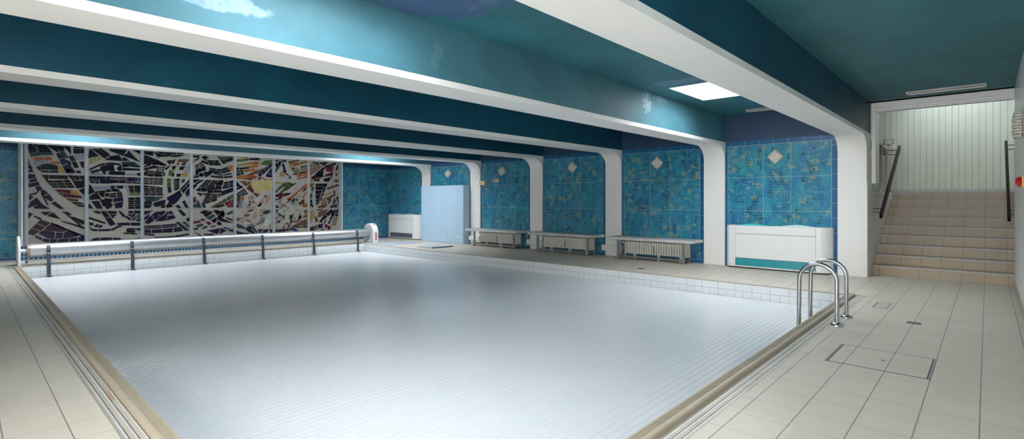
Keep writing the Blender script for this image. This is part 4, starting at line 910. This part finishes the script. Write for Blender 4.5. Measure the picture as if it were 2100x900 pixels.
# small boxes in the bay left of the middle bench
r = empty('junction_box', (XW, 10.45, 1.745), 'single cream box on the blue tiles above the far bench', 'electrical box')
s = MB(); s.box(XW-.075, XW-.0005, 10.33, 10.56, 1.685, 1.805); s.build('box_body', M['cream'], parent=r, bevel=.006)
s = MB(); s.box(XW-.079, XW-.075, 10.345, 10.545, 1.70, 1.79); s.build('box_lid', M['cream'], parent=r, bevel=.002)
r = empty('double_switch', (XW, 9.95, 1.80), 'double switch plate right of the cream box, below a diamond lamp', 'switch')
for (a, b, mt) in ((9.825, 9.935, M['cream']), (9.955, 10.065, plain('switch_grey', (.40,.36,.31), .4))):
    s = MB(); s.box(XW-.045, XW-.0005, a, b, 1.752, 1.848); s.box(XW-.05, XW-.045, a+.02, b-.02, 1.775, 1.825)
    s.build('switch_plate', mt, parent=r, bevel=.004)

# ------------------------------------------------------------------ cover reel
ALU = NT('reel_aluminium', .30, (.62,.63,.65), 1.0)
mp = ALU.node('ShaderNodeMapping'); ALU.put(mp.inputs[0], ALU.coord()); mp.inputs['Scale'].default_value = (6.0, .6, .6)
ALU.b.inputs['Metallic'].default_value = .85
f = ALU.noise(mp.outputs[0], 5, 6, .7)
ALU.color(ALU.mix(f, (.42,.43,.45), (.62,.63,.65))); ALU.rough(ALU.m('ADD', ALU.m('MULTIPLY', f, .2), .3))
YR, ZR = 13.50, .288
reel = empty('cover_reel', (4.5, YR, 0), 'long aluminium roller for the pool cover lying across the far deck', 'cover reel')
s = MB(); s.tube([(.90, YR, ZR), (8.24, YR, ZR)], .132, 40); s.build('roller_tube', ALU.mat, parent=reel, smooth=40)
s = MB(); s.tube([(.885, YR, ZR), (.90, YR, ZR)], .133, 40); s.tube([(.905, YR, ZR), (.925, YR, ZR)], .1335, 40)
s.build('tube_collar', plain('collar_brown', (.30,.20,.14), .4), parent=reel, smooth=40)
s = MB(); s.tube([(.78, YR, ZR), (.90, YR, ZR)], .03, 16); s.build('axle', M['white_smooth'], parent=reel, smooth=40)
def arch(r_, zc, z0=0, yc=YR, n=20):
    return [(yc-r_, z0)] + [(yc-r_*math.cos(math.pi*k/n), zc+r_*math.sin(math.pi*k/n)) for k in range(n+1)] + [(yc+r_, z0)]
s = MB(); s.prism(arch(.265, .305, .012), .745, .785, 'x'); s.build('end_disc', M['white_smooth'], parent=reel, smooth=40, bevel=.006)
s = MB(); s.box(.575, .79, YR-.13, YR+.26, 0, .012); s.build('foot_plate', plain('foot_grey', (.55,.56,.56), .4), parent=reel, bevel=.003)
s = MB(); s.tube([(.79, YR-.13, .085), (.85, YR-.15, .085)], .012, 10); s.lathe([(.012,0),(.026,.006),(.026,.03),(.016,.04)], (.85, YR-.15, .085), 'x', 14, 1)
s.build('brake_knob', [M['white_smooth'], M['black']], parent=reel, smooth=40)
s = MB(); s.prism(arch(.265, .305, 0), 8.28, 8.45, 'x'); mh = s.build('motor_housing', M['white_smooth'], parent=reel, smooth=40, bevel=.008)
s = MB(); s.prism(arch(.250, .305, .008), 8.274, 8.2795, 'x'); s.build('side_plate', plain('plate_grey', (.60,.62,.63), .45, mottle=.06), parent=mh, smooth=40)
# red arrow on the housing front, small red mark on its top
s = MB(); yf = YR-.265-.0015
s.box(8.345, 8.362, yf, yf+.001, .075, .285); s.box(8.368, 8.395, yf, yf+.001, .075, .27)
s.prism([(8.322, .268), (8.368, .318), (8.412, .268), (8.40, .262), (8.368, .295), (8.338, .262)], yf, yf+.001, 'y')
s.build('arrow', M['red'], parent=mh)
s = MB()
for k in range(3):
    a = math.radians(90-22-k*7); a2 = math.radians(90-22-k*7-4)
    P = lambda an, x: (x, YR-.2662*math.cos(an), .305+.2662*math.sin(an))
    s.quad(P(a, 8.34), P(a, 8.41), P(a2, 8.41), P(a2, 8.34))
s.build('top_mark', M['red'], parent=mh)
s = MB(); s.tube([(8.27, YR-.16, .085), (8.20, YR-.20, .085)], .012, 10); s.lathe([(.012,0),(.024,.006),(.024,.028),(.014,.036)], (8.27, YR-.2, .08), 'x', 14, 1)
s.build('brake_knob', [M['white_smooth'], M['black']], parent=reel, smooth=40)
s = MB(); s.box(8.02, 8.27, YR-.1, YR+.1, 0, .012); s.box(8.19, 8.27, YR-.09, YR+.09, .012, .09); s.build('motor_base', plain('base_grey', (.45,.46,.46), .45), parent=reel, bevel=.003)

# straps from the roller down to the cover
STR = plain('strap_webbing', (.045, .052, .085), .5, mottle=.35, scale=30)
BUC = plain('buckle_metal', (.38,.40,.44), .3, .9)
names = ['first', 'second', 'third', 'fourth', 'fifth', 'last']
for k, x in enumerate((1.182, 2.51, 3.87, 5.19, 6.515, 7.835)):
    r = empty('cover_strap', (x, YR-.14, ZR), 'dark webbing strap on the roller, %s counting from the white end disc' % names[k], 'strap', 'straps between roller and pool cover')
    jt = [.0, .012, -.01, .006, -.014, .016][k]
    pth = [(YR-.103, ZR+.095), (YR-.131, ZR+.050), (YR-.1405, ZR), (YR-.142, ZR-.07), (YR-.150, ZR-.16), (YR-.168, .06), (YR-.182+jt*.3, .0), (YR-.184+jt*.6, -.07), (YR-.182+jt, -.13), (YR-.19+jt, -.18), (YR-.215+jt, ZCOV+.02), (YR-.255, ZCOV+.012)]
    s = MB(); w2 = .030; t = .006
    up = [(y, z) for y, z in pth]; dn = [(y+t*.8, z-t*.6) for y, z in pth]
    n0 = len(s.v); K = len(pth)
    for sx in (x-w2, x+w2):
        s.v += [(sx, y, z) for y, z in up] + [(sx, y, z) for y, z in dn]
    for q in range(K-1):
        s.face((n0+q, n0+q+1, n0+2*K+q+1, n0+2*K+q)); s.face((n0+K+q, n0+3*K+q, n0+3*K+q+1, n0+K+q+1))
        s.face((n0+q, n0+K+q, n0+K+q+1, n0+q+1)); s.face((n0+2*K+q, n0+2*K+q+1, n0+3*K+q+1, n0+3*K+q))
    s.build('webbing', STR, parent=r)
    s = MB(); s.box(x-.02, x+.02, YR-.147, YR-.1405, ZR+.015, ZR+.03); 
    s.build('buckle', BUC, parent=r)
    s = MB(); s.box(x-.034, x+.034, YR-.151, YR-.1435, ZR-.075, ZR-.05); s.build('strap_slide', BUC, parent=r)
    s = MB(); s.box(x-.038, x+.038, YR-.275, YR-.245, ZCOV+.001, ZCOV+.018); s.build('clip', M['black'], parent=r, bevel=.002)

# ------------------------------------------------------------------ ladder rails
for k, (x, lab) in enumerate(((5.98, 'polished steel ladder rail arch, the nearer of the pair'), (6.45, 'polished steel ladder rail arch, the farther of the pair'))):
    r = empty('ladder_rail', (x, 1.106, 0), lab, 'handrail', 'steel ladder rails at the pool edge')
    yo, yi = 1.106, 1.443; rad = (yi-yo)/2; zc = .43
    pth = [(x, yo, .008), (x, yo, .2)] + [(x, (yo+yi)/2 - rad*math.cos(math.pi*q/18), zc + rad*math.sin(math.pi*q/18)) for q in range(19)] + [(x, yi+.004, .1), (x, yi+.012, -.60)]
    s = MB(); s.tube(pth, .0212, 20); s.build('rail_tube', M['steel'], parent=r, smooth=50)
    s = MB(); s.lathe([(.057, 0), (.058, .006), (.050, .018), (.034, .028), (.0235, .031), (.0215, .031)], (x, yo, 0), 'z', 32)
    s.build('base_flange', M['steel'], parent=r, smooth=50)

# ------------------------------------------------------------------ hatches and drains in the floor
HM = plain('hatch_metal', (.30,.31,.33), .4, .7)
r = empty('floor_hatch', (4.91, .612, 0), 'large tiled access hatch with dark metal edges in the right deck', 'hatch')
s = MB(); x0, x1, y0, y1 = 4.61, 5.212, .291, .936
s.box(x0-.006, x1+.006, y0, y0+.016, 0, .003); s.box(x0-.006, x1+.006, y1-.016, y1, 0, .003)
s.box(x0-.006, x0+.001, y0, y1, 0, .0022, 1); s.box(x1-.001, x1+.004, y0, y1, 0, .0022, 1)
s.build('hatch_frame', [HM, plain('hatch_joint', (.07,.07,.075), .6)], parent=r)
for q in (y0+.016, y1-.022):
    s = MB(); s.box(x0-.003, x1+.003, q, q+.0055, 0, .0034); s.build('gap', M['dark'], parent=r)
s = MB(); s.box(x0+.004, x1-.003, y0+.023, y1-.024, 0, .0018); s.build('lid', M['floor'], parent=r).location = (-4.91, -.612, 0)
s = MB(); s.lathe([(.011, .0018), (.011, .003), (.006, .003), (.006, .0025)], (4.905, .60, 0), 'z', 14); s.build('keyhole', M['dark'], parent=r)
for q in (.574, .612):
    s = MB(); s.box(4.898, 4.912, q, q+.014, .0017, .0032); s.build('lift_slot', HM, parent=r)
r = empty('inspection_cover', (7.48, .925, 0), 'small rectangular tiled cover in the deck beyond the ladder rails', 'hatch')
for q in (.85, .982):
    s = MB(); s.box(7.26, 7.70, q, q+.010, 0, .003); s.build('edge_bar', HM, parent=r)
for q in (7.26, 7.695):
    s = MB(); s.box(q, q+.005, .86, .982, 0, .0016); s.build('joint', plain('joint_grey', (.22,.2,.18), .6), parent=r)
s = MB(); s.box(7.266, 7.694, .861, .981, 0, .0014); s.build('lid', plain('lid_tile', (.505,.465,.405), .42), parent=r)
def drain(x, y, hx, hy, lab):
    r = empty('floor_drain', (x, y, 0), lab, 'drain', 'small floor drains')
    s = MB(); s.box(x-hx, x+hx, y-hy, y+hy, 0, .0022); s.build('drain_plate', plain('drain_metal', (.34,.34,.36), .35, .9), parent=r)
    s = MB(); k = -hy+.012
    while k < hy-.008:
        s.box(x-hx+.012, x+hx-.012, y+k, y+k+.006, .002, .003); k += .014
    s.box(x-hx, x-hx+.008, y-hy, y+hy, .002, .003); s.box(x+hx-.008, x+hx, y-hy, y+hy, .002, .003)
    s.build('slot', M['dark'], parent=r)
drain(6.61, .548, .055, .06, 'square slotted metal drain in the deck before the stairs')
drain(8.50, 4.65, .06, .06, 'square slotted metal drain before the bench nearest the dehumidifier')
drain(8.94, 10.92, .06, .06, 'square slotted metal drain before the pale blue cabinet')
MATM = plain('blue_grey_mat', (.36, .40, .47), .75, mottle=.15, scale=5)
s = MB(); s.box(8.14, 9.30, 12.20, 13.17, .0, .006); o = s.build('floor_mat', MATM, origin=(8.7, 12.7, 0)); o.rotation_euler = (0, 0, -.03)
tag(o, 'thin blue-grey rubber mat lying behind the motor housing', 'mat', 'mats on the far deck')
s = MB(); s.box(8.37, 9.07, 10.60, 11.26, .0, .018); s.box(8.365, 9.075, 10.592, 10.603, 0, .026, 1)
o = s.build('floor_mat', [plain('mat_grey', (.40,.42,.46), .7, mottle=.1, scale=6), M['black']], origin=(8.7, 10.9, 0))
tag(o, 'grey mat with a dark raised edge before the pale blue cabinet', 'mat', 'mats on the far deck')

# ------------------------------------------------------------------ stair rails, landing guard, sign, switches
def board(path_a, path_b, y, wy, wz, name, parent):
    (xa, za), (xb, zb) = path_a, path_b
    s = MB(); L = math.hypot(xb-xa, zb-za); nx, nz = -(zb-za)/L*wz/2, (xb-xa)/L*wz/2
    s.prism([(xa-nx, za-nz), (xb-nx, zb-nz), (xb+nx, zb+nz), (xa+nx, za+nz)], y-wy/2, y+wy/2, 'y')
    return s.build(name, M['wood'], parent=parent, bevel=.008)
BR = plain('bracket_steel', (.20,.19,.18), .4, .8)
r = empty('stair_handrail', (11.7, 1.36, 1.6), 'dark wooden handrail sloping up beside the stairs in front of the grey posts', 'handrail', 'wooden stair handrails')
board((10.42, .985), (12.90, 2.325), 1.30, .042, .088, 'rail_board', r)
for (x, z, y1) in ((10.62, 1.05, 1.4325), (10.62, 1.11, 1.4325)):
    s = MB(); s.tube([(x, 1.318, z), (x, y1, z)], .008, 8); s.build('bracket', BR, parent=r)
for z in (2.17, 2.25):
    s = MB(); s.tube([(12.72, 1.318, z), (12.72, 1.472, z)], .008, 8); s.build('bracket', BR, parent=r)
r = empty('stair_handrail', (11.9, -.25, 1.6), 'dark wooden handrail on the right wall of the stairs', 'handrail', 'wooden stair handrails')
board((11.0, .955), (12.85, 2.30), -.245, .040, .085, 'rail_board', r)
for (x, z) in ((11.15, 1.03), (11.15, 1.10), (12.70, 2.16), (12.70, 2.235)):
    s = MB(); s.tube([(x, -.262, z), (x, -.379, z)], .008, 8); s.build('bracket', BR, parent=r)
r = empty('landing_guard', (12.4, 1.5, 1.41), 'pair of grey steel posts with dark boards on the upper landing', 'guard rail')
for (x, zt) in ((12.05, 2.33), (12.72, 2.30)):
    s = MB(); s.box(x-.02, x+.02, 1.472, 1.522, 1.411, zt); s.build('post', plain('post_steel', (.46,.44,.41), .45, .2), parent=r, bevel=.003)
for (xa, xb, y) in ((10.85, 12.00, 1.512), (12.10, 12.55, 1.505)):
    s = MB(); s.box(xa, xb, y-.018, y+.018, 2.15, 2.305); s.build('guard_board', M['wood'], parent=r, bevel=.005)
for z in (2.19, 2.27):
    s = MB(); s.tube([(11.98, 1.49, z), (12.74, 1.49, z)], .007, 8); s.build('guard_bar', BR, parent=r)

def text(body, size, mat, loc, rot, name, parent):
    cu = bpy.data.curves.new(name, 'FONT'); cu.body = body; cu.size = size; cu.align_x = 'CENTER'; cu.align_y = 'CENTER'
    cu.extrude = .0006; cu.materials.append(mat)
    t = bpy.data.objects.new(name, cu); COL.objects.link(t)
    dg = bpy.context.evaluated_depsgraph_get()
    me = bpy.data.meshes.new_from_object(t.evaluated_get(dg))
    bpy.data.objects.remove(t)
    o = bpy.data.objects.new(name, me); COL.objects.link(o)
    o.parent = parent; o.location = Vector(loc) - parent_origin(parent); o.rotation_euler = rot
    return o
sg = empty('notice_sign', (14.29, 1.64, 2.565), 'small white notice with black border on the mint wall above the switches', 'sign')
s = MB(); s.box(14.286, 14.2995, 1.555, 1.722, 2.508, 2.622); s.build('sign_border', M['black'], parent=sg, bevel=.003)
s = MB(); s.box(14.284, 14.287, 1.565, 1.712, 2.518, 2.612); s.build('sign_face', M['white_smooth'], parent=sg)
for (tx, z) in (('Bitte Licht', 2.583), ('ausschalten', 2.546)):
    text(tx, .031, M['black'], (14.2835, 1.6385, z), (math.radians(90), 0, math.radians(-90)), 'sign_text', sg)
LED = plain('orange_indicator', (.85, .16, .08), .3)
sw = empty('light_switch', (14.29, 1.60, 2.45), 'white double light switch with orange indicators under the notice', 'switch')
s = MB(); s.box(14.283, 14.2995, 1.525, 1.615, 2.395, 2.508); s.build('switch_frame', M['white_smooth'], parent=sw, bevel=.004)
for z in (2.425, 2.478):
    s = MB(); s.box(14.276, 14.284, 1.562, 1.592, z-.012, z+.012); s.build('indicator', LED, parent=sw, bevel=.003)
sw = empty('light_switch', (14.29, 1.71, 2.47), 'white single light switch with one orange indicator, behind the grey post', 'switch')
s = MB(); s.box(14.283, 14.2995, 1.685, 1.745, 2.42, 2.505); s.build('switch_frame', M['white_smooth'], parent=sw, bevel=.004)
s = MB(); s.box(14.276, 14.284, 1.718, 1.740, 2.465, 2.490); s.build('indicator', LED, parent=sw, bevel=.003)

# ------------------------------------------------------------------ strip lamps under the ceiling
DIF = plain('lamp_diffuser', (.70, .68, .68), .35, mottle=.12, scale=18)
FIX = plain('lamp_body', (.50, .49, .49), .45)
def strip(x, y0, y1, lab, hw):
    r = empty('strip_lamp', (x, (y0+y1)/2, CEIL), lab, 'ceiling lamp', 'strip lamps under the ceiling')
    s = MB(); s.box(x-hw, x+hw, y0, y1, CEIL-.022, CEIL-.0005); s.build('lamp_body', FIX, parent=r, bevel=.003)
    s = MB(); s.box(x+.012, x+hw-.008, y0+.03, y1-.03, CEIL-.034, CEIL-.0215); s.build('diffuser', DIF, parent=r, bevel=.003)
    s = MB(); s.box(x-.02, x+.004, y0+.03, y1-.03, CEIL-.0245, CEIL-.0215); s.build('reflector_slot', plain('slot_grey', (.10,.10,.11), .5), parent=r)
    for (a, b) in ((y0, y0+.028), (y1-.028, y1)):
        s = MB(); s.box(x-hw, x+hw, a, b, CEIL-.036, CEIL-.022); s.build('end_cap', FIX, parent=r, bevel=.003)
strip(9.78, .01, .90, 'long slim strip lamp on the ceiling before the stairs', .085)
strip(9.70, 2.30, 3.19, 'slim strip lamp on the ceiling by the square roof light, partly hidden by the beam', .075)

# ------------------------------------------------------------------ glass lamp and emergency button on the near wall
r = empty('bulkhead_lamp', (8.0, YN, 2.08), 'rippled glass lamp on the near white wall beside the stairs', 'wall lamp')
s = MB(); s.box(7.86, 8.16, YN, YN+.012, 1.97, 2.20); s.build('back_plate', LB, parent=r, bevel=.004)
RG = NT('rippled_glass', .12, (.78,.76,.68), spec=.6)
RG.b.inputs['Transmission Weight'].default_value = .25
RG.color(RG.mix(RG.step(RG.noise(RG.coord(), 60, 4, .7), .4, .65), (.62,.58,.48), (.92,.91,.86)))
s = MB(); n = 9
for k in range(n):
    z = 1.945 + .285*k/n; zz = z+.285/n
    i = .012 if k in (0, n-1) else 0
    s.prism([(7.83+i, YN+.013), (7.83+i, YN+.06-i), (7.86+i, YN+.092-i-.004*(k % 2)), (8.15-i, YN+.092-i-.004*(k % 2)), (8.18-i, YN+.06-i), (8.18-i, YN+.013)], z, zz-.003, 'z')
s.build('glass_cover', RG.mat, parent=r, smooth=30, bevel=.006)
r = empty('emergency_button', (7.9, YN, 1.455), 'red mushroom emergency button on yellow base at the near white wall', 'button')
s = MB(); s.box(7.84, 7.96, YN, YN+.016, 1.395, 1.515); s.build('button_base', M['yellow'], parent=r, bevel=.004)
s = MB(); s.lathe([(.028, .014), (.028, .018), (.054, .020), (.058, .030), (.050, .048), (.028, .064), (.001, .068)], (7.9, YN, 1.455), 'y', 24); s.build('mushroom_head', M['red'], parent=r, smooth=40)
